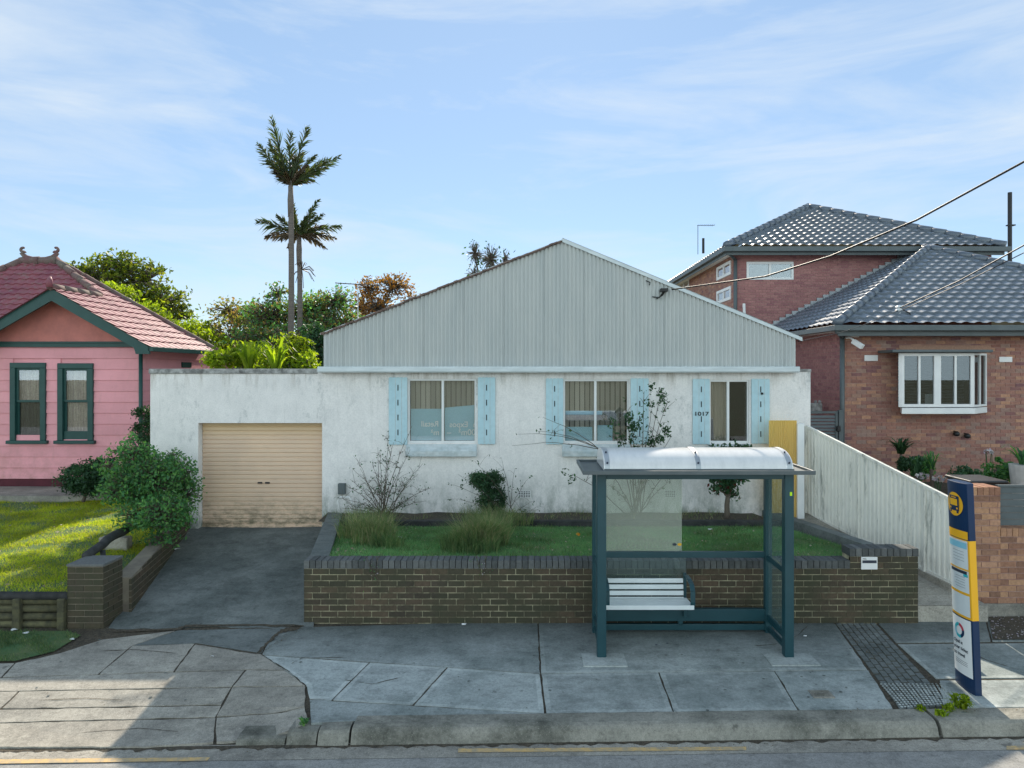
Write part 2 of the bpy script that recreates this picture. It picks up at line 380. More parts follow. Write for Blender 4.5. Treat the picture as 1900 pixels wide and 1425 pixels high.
def thing(name, label, cat, loc=(0,0,0), group=None):
    o = bpy.data.objects.new(name, None); COL.objects.link(o); o.location = loc; o.empty_display_size = .2
    return tag(o, label, cat, group)
def struct(o, kind='structure'): o['kind'] = kind; return o
def text(name, s, size, mat, parent, origin, xdir, ydir, depth=.002, sx=1., bold=0., align='LEFT'):
    cu = bpy.data.curves.new(name, 'FONT'); cu.body = s; cu.size = size; cu.extrude = depth; cu.offset = bold; cu.align_x = align
    tmp = bpy.data.objects.new('tmp', cu); COL.objects.link(tmp)
    dg = bpy.context.evaluated_depsgraph_get(); me = bpy.data.meshes.new_from_object(tmp.evaluated_get(dg))
    bpy.data.objects.remove(tmp)
    x = Vector(xdir)*sx; y = Vector(ydir); z = Vector(xdir).cross(y)
    m = Matrix((x, y, z)).transposed().to_4x4(); m.translation = Vector(origin)
    me.transform(m); off = wloc(parent); me.transform(Matrix.Translation(-off))
    me.materials.clear(); me.materials.append(M[mat]); me.name = name
    o = bpy.data.objects.new(name, me); COL.objects.link(o); o.parent = parent
    return o

def bricks(mb, o, u, nrm, L, z0, z1, holes=(), c=.086, b=.240, j=.013, depth=.03, jit=.002, start=0, sloped=None):
    """separate brick boxes standing 5 mm proud of plane (o, u) between z0 and z1"""
    o = Vector(o); u = Vector(u).normalized(); nrm = Vector(nrm).normalized()
    nc = int(round((z1-z0)/c)); c = (z1-z0)/nc
    for k in range(nc):
        a = z0+k*c; t = -b/2 if (k+start) % 2 else 0.
        while t < L:
            t0 = max(t, 0); t1 = min(t+b-j, L); t += b
            if t1-t0 < .03: continue
            segs = [(t0, t1)]
            for (h0, h1, hz0, hz1) in holes:
                if a+c*.7 > hz0 and a+c*.3 < hz1:
                    ns = []
                    for (p, q) in segs:
                        if q <= h0 or p >= h1: ns.append((p, q))
                        else:
                            if h0-p > .02: ns.append((p, h0))
                            if q-h1 > .02: ns.append((h1, q))
                    segs = ns
            for (p, q) in segs:
                top = a+c-j
                if sloped: top = min(top, sloped(p), sloped(q))
                if top-a < .02: continue
                d = nrm*(.004+random.random()*jit)
                A = o+u*p; B = o+u*q; bk = -nrm*depth
                vs = [(A+d), (B+d), (B+bk), (A+bk)]
                lo = [Vector((v.x, v.y, a)) for v in vs]; hi = [Vector((v.x, v.y, top)) for v in vs]
                mb.add(lo+hi, [(0,1,5,4),(1,2,6,5),(3,0,4,7),(4,5,6,7),(0,3,2,1)])
    return mb
def soldier(mb, x0, x1, y0, y1, z0, z1, w=.086, j=.008):
    n = max(1, int(round((x1-x0)/w))); w = (x1-x0)/n
    for k in range(n):
        dz = random.uniform(-.003, .003); dy = random.uniform(-.003, .003)
        mb.box(x0+k*w+j/2, x0+(k+1)*w-j/2, y0-.012+dy, y1+.012+dy, z0, z1+dz)
def wallholes(mb, x0, x1, z0, z1, y0, y1, holes):
    """wall slab in the XZ plane, thickness y0..y1, rectangular holes (hx0,hx1,hz0,hz1), built as butted boxes"""
    xs = sorted({x0, x1, *[h[0] for h in holes], *[h[1] for h in holes]})
    for a, b in zip(xs, xs[1:]):
        hs = sorted([(h[2], h[3]) for h in holes if h[0] < (a+b)/2 < h[1]])
        z = z0
        for (p, q) in hs:
            if p > z: mb.box(a, b, y0, y1, z, p)
            z = q
        if z1 > z: mb.box(a, b, y0, y1, z, z1)
    return mb
def weld(o, d=1e-4):
    bm = bmesh.new(); bm.from_mesh(o.data); bmesh.ops.remove_doubles(bm, verts=bm.verts, dist=d)
    # drop the faces two boxes share
    seen = {}
    for f in bm.faces:
        k = tuple(sorted(v.index for v in f.verts)); seen.setdefault(k, []).append(f)
    bmesh.ops.delete(bm, geom=[f for fs in seen.values() if len(fs) > 1 for f in fs], context='FACES')
    bm.to_mesh(o.data); bm.free()
def tiles(mb, poly, e, course=.32, tw=.30, amp=.022, step=.03, su=6):
    """roof face: convex planar polygon with profiled, stepped tiles; e = direction along the eave"""
    p = [Vector(a) for a in poly]; e = Vector(e).normalized()
    nn = Vector((0,0,0))
    for i in range(len(p)): nn += (p[i]).cross(p[(i+1) % len(p)])
    nn.normalize()
    if nn.z < 0: nn = -nn
    e = (e-nn*e.dot(nn)).normalized(); v = nn.cross(e).normalized()
    if v.z < 0: v = -v
    o = min(p, key=lambda a: a.z)
    us = [(a-o).dot(e) for a in p]; vs = [(a-o).dot(v) for a in p]
    u0, u1 = min(us)-.1, max(us)+.1; v1 = max(vs)+.1; v0 = min(vs)
    nu = int((u1-u0)/tw*su)+1; rows = []
    k = 0
    while v0+k*course < v1:
        for t, h in ((0, 1.), (.45, .5), (.985, .05)): rows.append((v0+(k+t)*course, h*step, k))
        k += 1
    prof = [0, .7, 1., .75, .15, 0]
    bm = bmesh.new(); grid = []
    for (vv, h, k) in rows:
        r = []
        for i in range(nu):
            uu = u0+i*tw/su
            ph = (i % su)
            hh = h+amp*prof[ph % 6] if su == 6 else h
            q = o+e*uu+v*vv+nn*hh
            r.append(bm.verts.new(q))
        grid.append(r)
    for a in range(len(grid)-1):
        for i in range(nu-1): bm.faces.new((grid[a][i], grid[a][i+1], grid[a+1][i+1], grid[a+1][i]))
    cen = sum(p, Vector((0,0,0)))/len(p)
    for i in range(len(p)):
        a = p[i]; b = p[(i+1) % len(p)]; d = (b-a)
        if d.length < 1e-4: continue
        pn = d.cross(nn).normalized()
        if (cen-a).dot(pn) > 0: pn = -pn
        bmesh.ops.bisect_plane(bm, geom=bm.verts[:]+bm.edges[:]+bm.faces[:], plane_co=a, plane_no=pn, clear_outer=True)
    bm.verts.index_update()
    mb.add([x.co.copy() for x in bm.verts], [tuple(x.index for x in f.verts) for f in bm.faces])
    bm.free(); return mb
def ridge(mb, a, b, r=.11, L=.38):
    a = Vector(a); b = Vector(b); d = b-a; n = max(1, int(d.length/L))
    for k in range(n):
        p = a+d*(k/n); q = a+d*((k+1)/n)+d.normalized()*.03
        mb.tube([p, q], [r, r*.84], 8)

# ---------------------------------------------------------------- foliage helpers
def unit(n):
    v = rng.normal(size=(n, 3)); return v/np.linalg.norm(v, axis=1)[:, None]
def leaves(C, size, aspect=.45, up=0., jitter=.35):
    """pointed leaf quads at centres C"""
    n = len(C); d = unit(n); d[:, 2] += up; d /= np.linalg.norm(d, axis=1)[:, None]
    s = np.cross(d, unit(n)); s /= np.linalg.norm(s, axis=1)[:, None]
    L = size*(1+jitter*rng.uniform(-1, 1, n))[:, None]
    a = C-d*L/2; b = C+d*L/2; w = s*L*aspect/2
    return np.stack([a, C-d*L*.05+w, b, C-d*L*.05-w], axis=1)
def ell(n, c, r, shell=.0):
    v = unit(n)*(rng.uniform(shell**3, 1, n)**(1/3))[:, None]; return v*np.array(r)+np.array(c)
def limb(mb, a, b, r0, r1, wob=.08, n=6, segs=5):
    a = Vector(a); b = Vector(b); pts = []; rs = []
    L = (b-a).length
    for i in range(segs+1):
        t = i/segs; p = a.lerp(b, t)
        if 0 < i < segs: p += Vector((random.uniform(-1, 1), random.uniform(-1, 1), random.uniform(-.6, .6)))*wob*L
        pts.append(p); rs.append(r0+(r1-r0)*t)
    mb.tube(pts, rs, n); return pts
def tree(name, label, base, blobs, leafmat, n, size, tr=.12, sub=8, clump=.3, group=None, cat='tree', aspect=.5, trunkmat='trunk', fork=.45, mats2=None, leafy=1.):
    root = thing(name, label, cat, base, group)
    tb = MB(); base = Vector(base)
    cen = sum([Vector(b[:3]) for b in blobs], Vector((0,0,0)))/len(blobs)
    fk = base.lerp(cen, fork); limb(tb, base, fk, tr, tr*.75, .03)
    C = []
    wsum = sum(b[3]*b[4]*b[5] for b in blobs)
    for b in blobs:
        c = Vector(b[:3]); limb(tb, fk, c, tr*.55, tr*.22, .07)
        k = max(4, int(sub*len(blobs)*b[3]*b[4]*b[5]/wsum)+3)
        tips = ell(k, b[:3], (b[3]*.85, b[4]*.85, b[5]*.85), .45)
        for t in tips: limb(tb, c, t, tr*.16, tr*.05, .1, 4, 3)
        m = int(n*b[3]*b[4]*b[5]/wsum)
        idx = rng.integers(0, k, m)
        cs = clump*(.5+.9*rng.random(k))
        C.append(tips[idx]+unit(m)*(rng.random(m)**.5*cs[idx])[:, None]*np.array((1, 1, .75)))
    tb.build('trunk', trunkmat, root, smooth=True)
    C = np.concatenate(C)
    if mats2:
        k = int(len(C)*mats2[1]); rng.shuffle(C)
        fastmesh('crown', leaves(C[k:], size, aspect), 4, leafmat, root)
        fastmesh('blossom' if mats2[0] == 'petal' else 'crown', leaves(C[:k], size, aspect), 4, mats2[0], root)
    else: fastmesh('crown', leaves(C, size, aspect), 4, leafmat, root)
    return root
def blades(xy, zfun, h, w, lean=.5, hj=.5):
    n = len(xy); z = np.array([zfun(a, b) for a, b in xy]) if callable(zfun) else np.full(n, zfun)
    p = np.column_stack([xy, z]); ang = rng.uniform(0, 2*math.pi, n); d = np.column_stack([np.cos(ang), np.sin(ang), np.zeros(n)])
    H = h*(1+hj*rng.uniform(-1, 1, n))
    tip = p+np.column_stack([rng.normal(size=(n, 2))*lean*H[:, None], H])
    return np.stack([p-d*w/2, p+d*w/2, tip], axis=1)
def inpoly(pts, poly):
    x, y = pts[:, 0], pts[:, 1]; inside = np.zeros(len(pts), bool); j = len(poly)-1
    for i in range(len(poly)):
        xi, yi = poly[i]; xj, yj = poly[j]
        c = ((yi > y) != (yj > y)) & (x < (xj-xi)*(y-yi)/(yj-yi+1e-12)+xi); inside ^= c; j = i
    return inside
def scatter(poly, n):
    a = np.array(poly); lo = a.min(0); hi = a.max(0)
    p = rng.uniform(lo, hi, (int(n), 2)); return p[inpoly(p, poly)]
def arch_blades(c, n, h, w, spread, segs=5, droop=1.):
    """long arching strap leaves as strips; returns MB"""
    mb = MB(); c = Vector(c)
    for i in range(n):
        a = random.uniform(0, 2*math.pi); d = Vector((math.cos(a), math.sin(a), 0)); sd = Vector((-d.y, d.x, 0))
        H = h*random.uniform(.55, 1.1); S = spread*random.uniform(.3, 1.1); p0 = c+d*random.uniform(0, .05)+sd*random.uniform(-.05, .05)
        vs = []
        for k in range(segs+1):
            t = k/segs; q = p0+d*S*t**1.3+Vector((0, 0, H*(t*(1.55-.55*t)-droop*.45*t**3)))
            ww = w*(1-t**2.2)*.5+.001
            vs += [q-sd*ww, q+sd*ww]
        mb.add(vs, [(2*k, 2*k+1, 2*k+3, 2*k+2) for k in range(segs)])
    return mb

# ================================================================= SETTING
def Yk(X): return 6.98+.024*X
def sheet(name, mat, pts, kind='structure'):
    return struct(MB().add(pts, [tuple(range(len(pts)))]).build(name, mat), kind)
sheet('terrain', 'yardm', [(-300,-300,-.42),(300,-300,-.42),(300,600,-.42),(-300,600,-.42)])
sheet('road', 'roadm', [(-60,-14,-.2),(60,-14,-.2),(60,Yk(60)+.05,-.2),(-60,Yk(-60)+.05,-.2)])
g = MB(); g.add([(-40,Yk(-40)-.24,-.196),(40,Yk(40)-.24,-.196),(40,Yk(40)+.04,-.196),(-40,Yk(-40)+.04,-.196)], [(0,1,2,3)])
struct(g.build('gutter_channel', 'concold'))
def RG(px, py, z=-.191): h = HC-z; return (h*(px-CX)/(py-CY), h*F/(py-CY), z)
for q in ([(850,1389),(1385,1385.5),(1385,1392),(850,1396)], [(-500,1414),(390,1405),(384,1411.5),(-500,1424)], [(1868,1384),(2600,1376),(2600,1386),(1868,1391)]):
    struct(MB().add([RG(*p) for p in q], [(0,1,2,3)]).build('road_marking', 'yline'))
# bed under the slabs
g = MB(); vs = []; nx, ny = 120, 14
for j in range(ny+1):
    for i in range(nx+1):
        X = -12+24*i/nx; Y0 = Yk(X)+(.29 if X > -2.5 else .03); Y = Y0+(9.75-Y0)*j/ny; vs.append((X, Y, zf(X, Y)-.009 - (.02 if j == 0 else 0)))
g.add(vs, [(j*(nx+1)+i, j*(nx+1)+i+1, (j+1)*(nx+1)+i+1, (j+1)*(nx+1)+i) for j in range(ny) for i in range(nx)])
struct(g.build('pavement_bed', 'soil'))

def slab(poly, mats, edge=.05, gap=.007):
    bm = bmesh.new(); vs = []
    for px, py in poly:
        X, Y = G(px, py)
        if X > -2.2: Y = max(Y, Yk(X)+.315)
        vs.append(Vector((X, Y, 0)))
    c = sum(vs, Vector((0,0,0)))/len(vs)
    f = bm.faces.new([bm.verts.new(v) for v in vs]); bm.normal_update()
    if f.normal.z < 0: f.normal_flip()
    bmesh.ops.inset_region(bm, faces=[f], thickness=gap+.003, use_even_offset=True, use_boundary=True)
    bmesh.ops.delete(bm, geom=[x for x in bm.faces if x != f], context='FACES')
    if edge: 
        r = bmesh.ops.inset_region(bm, faces=[f], thickness=edge, use_even_offset=True, use_boundary=True)
        for x in bm.faces: x.material_index = 0 if x == f else 1
    bmesh.ops.triangulate(bm, faces=bm.faces[:])
    for _ in range(4):
        bmesh.ops.subdivide_edges(bm, edges=[e for e in bm.edges if e.calc_length() > (.16 if e.is_boundary else .6)], cuts=1)
        bmesh.ops.triangulate(bm, faces=[x for x in bm.faces if len(x.verts) > 3])
    jt = .0025 if edge else .004
    for v in bm.verts:
        if v.is_boundary: v.co.x += random.gauss(0, jt); v.co.y += random.gauss(0, jt)
    tz = random.uniform(-.0015, .0015)
    for v in bm.verts: v.co.z = zf(v.co.x, v.co.y)+tz
    be = [e for e in bm.edges if e.is_boundary]
    r = bmesh.ops.extrude_edge_only(bm, edges=be)
    for v in [x for x in r['geom'] if isinstance(x, bmesh.types.BMVert)]: v.co.z -= .035
    me = bpy.data.meshes.new('paving_slab'); bm.to_mesh(me); bm.free()
    for m in mats: me.materials.append(M[m])
    o = bpy.data.objects.new('footpath_slab', me); COL.objects.link(o); struct(o); return o
OLD = [
 [(-900,1275),(-900,1236),(28,1230),(2,1257)], [(2,1257),(28,1230),(110,1212),(190,1186),(330,1169),(245,1198),(182,1252)],
 [(182,1252),(245,1198),(362,1194),(322,1247)], [(322,1247),(362,1194),(485,1213),(530,1244),(456,1243)],
 [(245,1198),(330,1169),(560,1164),(498,1190),(485,1213),(362,1194)],
 [(-900,1277),(2,1257),(456,1243),(430,1275),(0,1283),(-900,1306)], [(456,1243),(530,1244),(568,1273),(430,1275)],
 [(-900,1308),(0,1283),(36,1282),(0,1316),(-900,1350)], [(36,1282),(430,1275),(412,1308),(0,1316)], [(430,1275),(568,1273),(566,1311),(400,1331),(412,1308)],
 [(-900,1350),(0,1316),(412,1308),(400,1331),(0,1341),(-900,1372)], [(-900,1374),(0,1341),(400,1331),(398,1378),(270,1386),(0,1387),(-900,1392)],
 [(400,1331),(566,1311),(573,1338),(549,1352),(430,1376),(398,1378)]]
for q in OLD: slab(q, ['concold' if q[0][1] > 1240 else 'concdark'], 0, .008)
slab([(498,1190),(560,1163),(998,1152),(1003,1250),(485,1215)], ['conc','concedge'], .0)
NEW = [[(485,1215),(686,1229),(615,1300),(573,1297),(568,1273)], [(686,1229),(830,1238),(766,1309),(615,1300)],
 [(830,1238),(1003,1250),(1012,1327),(766,1309)], [(573,1297),(615,1300),(766,1309),(1012,1327),(1014,1340),(575,1342)],
 [(998,1152),(1545,1150),(1611,1243),(1003,1250)], [(1003,1250),(1222,1247),(1252,1326),(1013,1336)], [(1222,1247),(1437,1245),(1488,1326),(1252,1326)],
 [(1437,1245),(1611,1243),(1666,1322),(1488,1326)],
 [(1624,1152),(1830,1151),(1840,1191),(1662,1193)], [(1664,1195),(2300,1190),(2300,1255),(1737,1260)], [(1742,1262),(2300,1258),(2300,1330),(1768,1330)],
 [(1830,1151),(2300,1149),(2300,1189),(1840,1191)]]
for i, q in enumerate(NEW): slab(q, ['conc','concedge'], 0 if i in (3, 7) else .055)
# outer pavement beyond the frame
for x0, x1 in ((9.8, 40), (-40, -12.0)):
    sheet('footpath', 'conc', [(x0,Yk(x0)+.31,-.06),(x1,Yk(x1)+.31,-.06),(x1,9.7,.04),(x0,9.7,.04)])
# paver strip and tactile studs
a = [G(*p) for p in ((1547,1152),(1621,1152),(1765,1309),(1670,1316))]
g = MB(); A0, B0, C0, D0 = [Vector((p[0], p[1], 0)) for p in a]
nr, ncol = 15, 7
for r in range(nr):
    for c in range(ncol):
        def q(u, v):
            p = (A0.lerp(B0, u)).lerp(D0.lerp(C0, u), v); return p
        u0, u1, v0, v1 = c/ncol+.012, (c+1)/ncol-.012, r/nr+.006, (r+1)/nr-.006
        if (c % 2): v0 += .5/nr; v1 += .5/nr
        v1 = min(v1, 1)
        if v1-v0 < .01: continue
        pp = [q(u0, v0), q(u1, v0), q(u1, v1), q(u0, v1)]; dz = random.uniform(-.003, .004)
        vs = [Vector((p.x, p.y, zf(p.x, p.y)+dz)) for p in pp]
        g.prism(vs, (0, 0, -.04))
struct(g.build('paver_strip', 'concdark'))
g = MB(); T = [Vector((*G(*p), 0)) for p in ((1630,1268),(1748,1268),(1768,1306),(1672,1314))]
for i in range(12):
    for j in range(16):
        p = T[0].lerp(T[1], (j+.5)/16).lerp(T[3].lerp(T[2], (j+.5)/16), (i+.5)/12); z = zf(p.x, p.y)
        g.lathe((p.x, p.y, z), [(.013, 0), (.012, .005), (.007, .0075)], 8)
tp = [Vector((p.x, p.y, zf(p.x, p.y)+.006)) for p in T]
tag(g.build('tactile_paving', 'concedge'), 'pale studded tactile paving at the kerb end of the dark paver strip', 'tactile paving')
# kerb
def kerb(x0, x1, dz=0., n=None, dy=0.):
    g = MB(); pr = [(0,-.26),(0,-.19),(.035,-.11),(.05,-.085),(.08,-.06),(.12,-.05),(.31,-.05),(.31,-.26)]
    n = n or max(2, int((x1-x0)/.25)); vs = []
    for i in range(n+1):
        X = x0+(x1-x0)*i/n
        for k, (y, z) in enumerate(pr):
            w = random.uniform(-.006, .006) if 0 < k < 6 else 0
            vs.append((X, Yk(X)+y+w+dy, z+(dz if z > -.2 else 0)+w*.6))
    m = len(pr); fs = [(i*m+k, i*m+(k+1) % m, (i+1)*m+(k+1) % m, (i+1)*m+k) for i in range(n) for k in range(m)]
    fs += [tuple(range(m)), tuple(range(n*m, (n+1)*m))]
    g.add(vs, fs); return struct(g.build('kerb', 'kerbm'))
kerb(-2.95, -2.46, -.085, dy=-.015); kerb(-2.44, -2.14, -.035); kerb(-2.12, -1.81, -.012, dy=-.01); kerb(-1.785, 4.29); kerb(4.33, 30); kerb(-40, -9.)
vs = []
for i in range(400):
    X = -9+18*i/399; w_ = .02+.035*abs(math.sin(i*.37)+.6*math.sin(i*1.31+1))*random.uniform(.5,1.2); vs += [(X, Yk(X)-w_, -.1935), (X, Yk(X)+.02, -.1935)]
struct(MB().add(vs, [(2*i,2*i+2,2*i+3,2*i+1) for i in range(399)]).build('gutter_grime_shade', 'soil'), 'stuff')  # dark strip: gutter grime, with the shadow at the kerb foot painted in
# driveway
def dl(Y): return -5.72-.23*(Y-9.5)
def dr(Y): return -3.10-.205*(Y-9.67)
g = MB(); vs = []; nx, ny = 20, 26
for j in range(ny+1):
    Y = 9.47+(13.35-9.47)*j/ny; t = max(0, (Y-9.6)/3.5); zz = .045+.555*min(1, t)**1.0
    for i in range(nx+1):
        u = i/nx; X = dl(Y)-.1+(dr(Y)+.2-dl(Y))*u
        vs.append((X, Y-(.035*math.sin(u*9)+.02*math.sin(u*23) if j == 0 else 0), zz-.02*math.sin(math.pi*u)*min(1, j/4) + random.uniform(-.003, .003) - (.03 if j == 0 else 0)))
g.add(vs, [(j*(nx+1)+i, j*(nx+1)+i+1, (j+1)*(nx+1)+i+1, (j+1)*(nx+1)+i) for j in range(ny) for i in range(nx)])
struct(g.build('driveway', 'asph', smooth=True))
# cracks: dirt and moss filled seams lying on driveway joints
def seam(pts, w, mat, name='moss_seam', z=.006):
    P3 = []
    for a, b in zip(pts, pts[1:]):
        for k in range(8): t = k/8; P3.append((a[0]+(b[0]-a[0])*t, a[1]+(b[1]-a[1])*t))
    P3.append(pts[-1]); vs = []
    for i, (px, py) in enumerate(P3):
        ww = w*(.5+random.random())*(.25 if i in (0, len(P3)-1) else 1)
        for s in (-1, 1):
            X, Y = G(px+random.uniform(-1.5, 1.5), py+s*ww); vs.append((X, Y, zf(X, Y)+z))
    return struct(MB().add(vs, [(2*i, 2*i+1, 2*i+3, 2*i+2) for i in range(len(P3)-1)]).build(name, mat), 'stuff')
seam([(210,1172),(330,1168),(345,1162),(480,1160),(565,1162)], 2.2, 'soil')
seam([(478,1212),(500,1190),(520,1172),(560,1163)], 3.2, 'soil'); seam([(485,1215),(530,1243),(568,1273),(575,1335)], .7, 'soil')
# lots
def lawn(name, mat, poly, zfun, n=24):
    a = np.array(poly); lo = a.min(0); hi = a.max(0); bm = bmesh.new()
    f = bm.faces.new([bm.verts.new((x, y, 0)) for x, y in poly])
    for ax, k in ((0, max(2, int((hi[0]-lo[0])/.4))), (1, max(2, int((hi[1]-lo[1])/.3)))):
        for i in range(1, k):
            co = [0, 0, 0]; co[ax] = lo[ax]+(hi[ax]-lo[ax])*i/k; no = [0, 0, 0]; no[ax] = 1
            bmesh.ops.bisect_plane(bm, geom=bm.verts[:]+bm.edges[:]+bm.faces[:], plane_co=co, plane_no=no)
    for v in bm.verts: v.co.z = zfun(v.co.x, v.co.y)+random.uniform(-.008, .008)
    me = bpy.data.meshes.new(name); bm.to_mesh(me); bm.free(); me.materials.append(M[mat])
    o = bpy.data.objects.new(name, me); COL.objects.link(o); return struct(o)
def pl(Y): return 5.12-.25*(Y-10)                 # right border of centre lawn
zc = lambda x, y: .905-.035*(y-9.9)
cpoly = [(-2.86,9.91),(pl(9.91),9.91),(pl(12.22),12.22),(-3.40,12.22)]
lawn('front_garden', 'turf', cpoly, zc)
lawn('garden_bed', 'soil', [(-3.75,12.3),(pl(12.3),12.3),(pl(13.1),13.1),(-3.8,13.1)], lambda x, y: .90+.03*math.sin(x*5)*math.sin(y*7))
zl = lambda x, y: .50+.04*(y-9.6)+.03*math.sin(x*1.3)
lpoly = [(-16,9.62),(-5.98,9.62),(-6.75,13.1),(-7.3,13.1),(-7.3,16.2),(-16,16.2)]
lawn('side_lawn', 'turf', lpoly, zl)
sheet('back_yard', 'yardm', [(-60,13.4,.45),(60,13.4,.45),(60,120,.45),(-60,120,.45)])
zp = lambda x, y: .27+.20*(y-9.7)
g = MB()
for k in range(12):
    y0 = 9.72+k*3.4/12; y1 = y0+3.4/12
    fx = lambda y: 6.42-(y-9.9)*.334
    a0 = pl(y0)+.2 if y0 > 9.95 else 5.4; a1 = pl(y1)+.2
    g.add([(a0,y0,zp(0,y0)),(fx(y0)+.1,y0,zp(0,y0)),(fx(y1)+.1,y1,zp(0,y1)),(a1,y1,zp(0,y1))], [(0,1,2,3)])
g.add([(5.4,9.72,.27),(6.58,9.72,.27),(6.58,9.72,0),(5.4,9.72,0)], [(0,1,2,3)])
struct(g.build('side_path', 'concold'))
lawn('neighbour_garden', 'soil', [(6.5,10.1),(20,10.1),(20,16.5),(5.5,16.5),(5.4,13.2)], lambda x, y: .92+.03*math.sin(x*4))
struct(MB().box(-18,-9.1,15.2,16.45,.45,.84).build('concrete_strip', 'concold'))
# grass (uncountable)
def grassfield(poly, zfun, n, h, w, mat, name='grass', lean=.5, thin=None):
    xy = scatter(poly, n)
    if thin is not None: xy = xy[rng.random(len(xy)) < thin(xy)]
    o = fastmesh(name, blades(xy, lambda a, b: zfun(a, b)-.006, h, w, lean), 3, mat); return struct(o, 'stuff')
def patch(xy):
    v = np.sin(xy[:,0]*2.3+1.7*np.sin(xy[:,1]*2.9))*np.sin(xy[:,1]*3.1+np.sin(xy[:,0]*4.1)); return np.clip(.75+.9*v, .12, 1)
grassfield(cpoly, zc, 150000, .035, .006, 'grassblade', lean=.6, thin=lambda q: np.clip(.35+patch(q), .2, 1))
grassfield(cpoly, zc, 26000, .085, .007, 'grasstuft', lean=.55, thin=lambda q: np.clip(1.1-1.5*patch(q*1.6), 0, 1))
lv = scatter(cpoly, 620); V = leaves(np.array([(x, y, zc(x,y)+.03) for x, y in lv]), .035, .6); V[:,:,2] = np.array([zc(x,y)+.03 for x, y in lv])[:,None]+rng.uniform(-.008,.012,(len(V),4)); struct(fastmesh('fallen_leaves', V, 4, 'dryleaf'), 'stuff')
grassfield(lpoly, zl, 230000, .045, .009, 'grassdry', lean=.7, thin=patch)
bpoly = [(-3.7,12.34),(pl(12.3),12.34),(pl(13.1),13.05),(-3.8,13.05)]
grassfield(bpoly, lambda x, y: .92, 5000, .09, .007, 'strawblade', name='weeds', thin=lambda q: np.clip(patch(q*1.3)-.55, 0, 1))
verge = [G(*p) for p in ((-500,1178),(125,1172),(150,1180),(100,1210),(28,1228),(-500,1238))]
struct(MB().add([(x, y, zf(x, y)+.012) for x, y in verge], [tuple(range(6))]).build('verge', 'turf'))
grassfield(verge, lambda a, b: zf(a, b)+.012, 30000, .04, .007, 'grasstuft', thin=lambda q: patch(q*1.7))

# ================================================================= MAIN HOUSE
YH = 13.1
hx = lambda p: XX(p, YH); hz = lambda p: ZZ(p, YH)
house = thing('white_house', 'single-storey white stucco house with corrugated gable, blue shutters and attached garage', 'house', (0, YH, .5))
wins = [(757,883,703,822,821), (1046,1167,704,822,1105), (1317,1390,705,822,1352)]
holes = [(hx(a), hx(b), hz(d), hz(c)) for a, b, c, d, e in wins]
gd = (hx(367), hx(597.5), .5, hz(785))
XL, XG, XR = hx(278), hx(590), hx(1504)
g = MB(); wallholes(g, XL, XG, .5, 3.58, YH+.012, YH+.262, [(gd[0], XG, .5, gd[3])])
wallholes(g, XG, XR, .5, 3.60, YH, YH+.25, holes+[(XG-.01, gd[1], .5, gd[3])])
g.box(XL, XL+.24, YH+.262, 20, .5, 3.58); g.box(5.0, 5.22, YH+.25, 25, .5, 3.66); g.box(-3.86, -3.66, YH+.262, 25, .5, 3.66)
w = g.build('wall', 'stucco', house); weld(w)
MB().box(XL-.02, XG, YH-.015, YH+.28, 3.565, 3.66).box(XL-.02, XL+.26, YH+.28, 20, 3.565, 3.65).build('parapet_cap', 'oldcap', house, bevel=.008)
MB().box(XL+.26, -3.87, YH+.28, 20, 3.40, 3.46).build('garage_roof', 'galv', house)
MB().box(hx(1484), XR+.01, YH-.01, YH+.27, 3.60, 3.655).build('pier_cap', 'oldcap', house)
# gable
xl, xr, xa = hx(602), hx(1474), hx(1045); zlft, zrt, zap = hz(619), hz(627), hz(447)
def gz(x): return zlft+(zap-zlft)*(x-xl)/(xa-xl) if x < xa else zap+(zrt-zap)*(x-xa)/(xr-xa)
g = MB(); per = .0765; k = 6; n = int((xr-xl)/per*k); vs = []
for i in range(n+1):
    x = xl+(xr-xl)*i/n; s = .017*math.cos(2*math.pi*i/k)+(.003 if (i//(k*10)) % 2 else 0)
    vs += [(x, YH-.07+s, 3.60), (x, YH-.07+s, gz(x)-.012-(.02 if x < xa else 0)*random.random())]
g.add(vs, [(2*i, 2*i+2, 2*i+3, 2*i+1) for i in range(n)])
g.build('gable_cladding', 'clad', house, smooth=True)
MB().box(hx(590)+.05, XX(1484,12.9), 12.9, YH-.004, 3.585, 3.685).box(hx(590)+.05, XX(1484,12.9), 12.88, 12.9, 3.60, 3.70).build('fascia', 'fascia', house, bevel=.01)
M['lap'] = M_noisy('dirty_sheet_lap', (.33,.355,.35), (.41,.44,.43), 2, .7)
x_ = xl+.38
while x_ < xr-.1:
    MB().box(x_-.0025, x_+.0025, YH-.0885, YH-.085, 3.62, gz(x_)-.04).build('sheet_lap', 'lap', house); x_ += .765
# roof
g = MB()
for a, b in (((xl-.06, zlft-.02), (xa, zap)), ((xa, zap), (xr+.10, zrt-.02))):
    n = 60; vs = []
    g.prism([(a[0], YH-.09, a[1]), (b[0], YH-.09, b[1]), (b[0], YH-.09, b[1]+.022), (a[0], YH-.09, a[1]+.022)], (0, 12, 0))
g.build('roof', 'rust_roof' if 'rust_roof' in M else 'galv', house)
g = MB(); d = Vector((xr+.1-xa, 0, zrt-.02-zap)).normalized(); up = Vector((d.z, 0, -d.x))*-1
g.prism([(xa-.02, YH-.11, zap+.035), (xr+.11, YH-.11, zrt+.01), (xr+.11, YH-.11, zrt-.065), (xa-.02, YH-.11, zap-.04)], (0, .02, 0))
g.prism([(xa-.02, YH-.11, zap+.04), (xr+.11, YH-.11, zrt+.012), (xr+.11, YH-.11, zrt+.002), (xa-.02, YH-.11, zap+.030)], (0, .2, 0))
g.build('barge_capping', 'fascia', house)
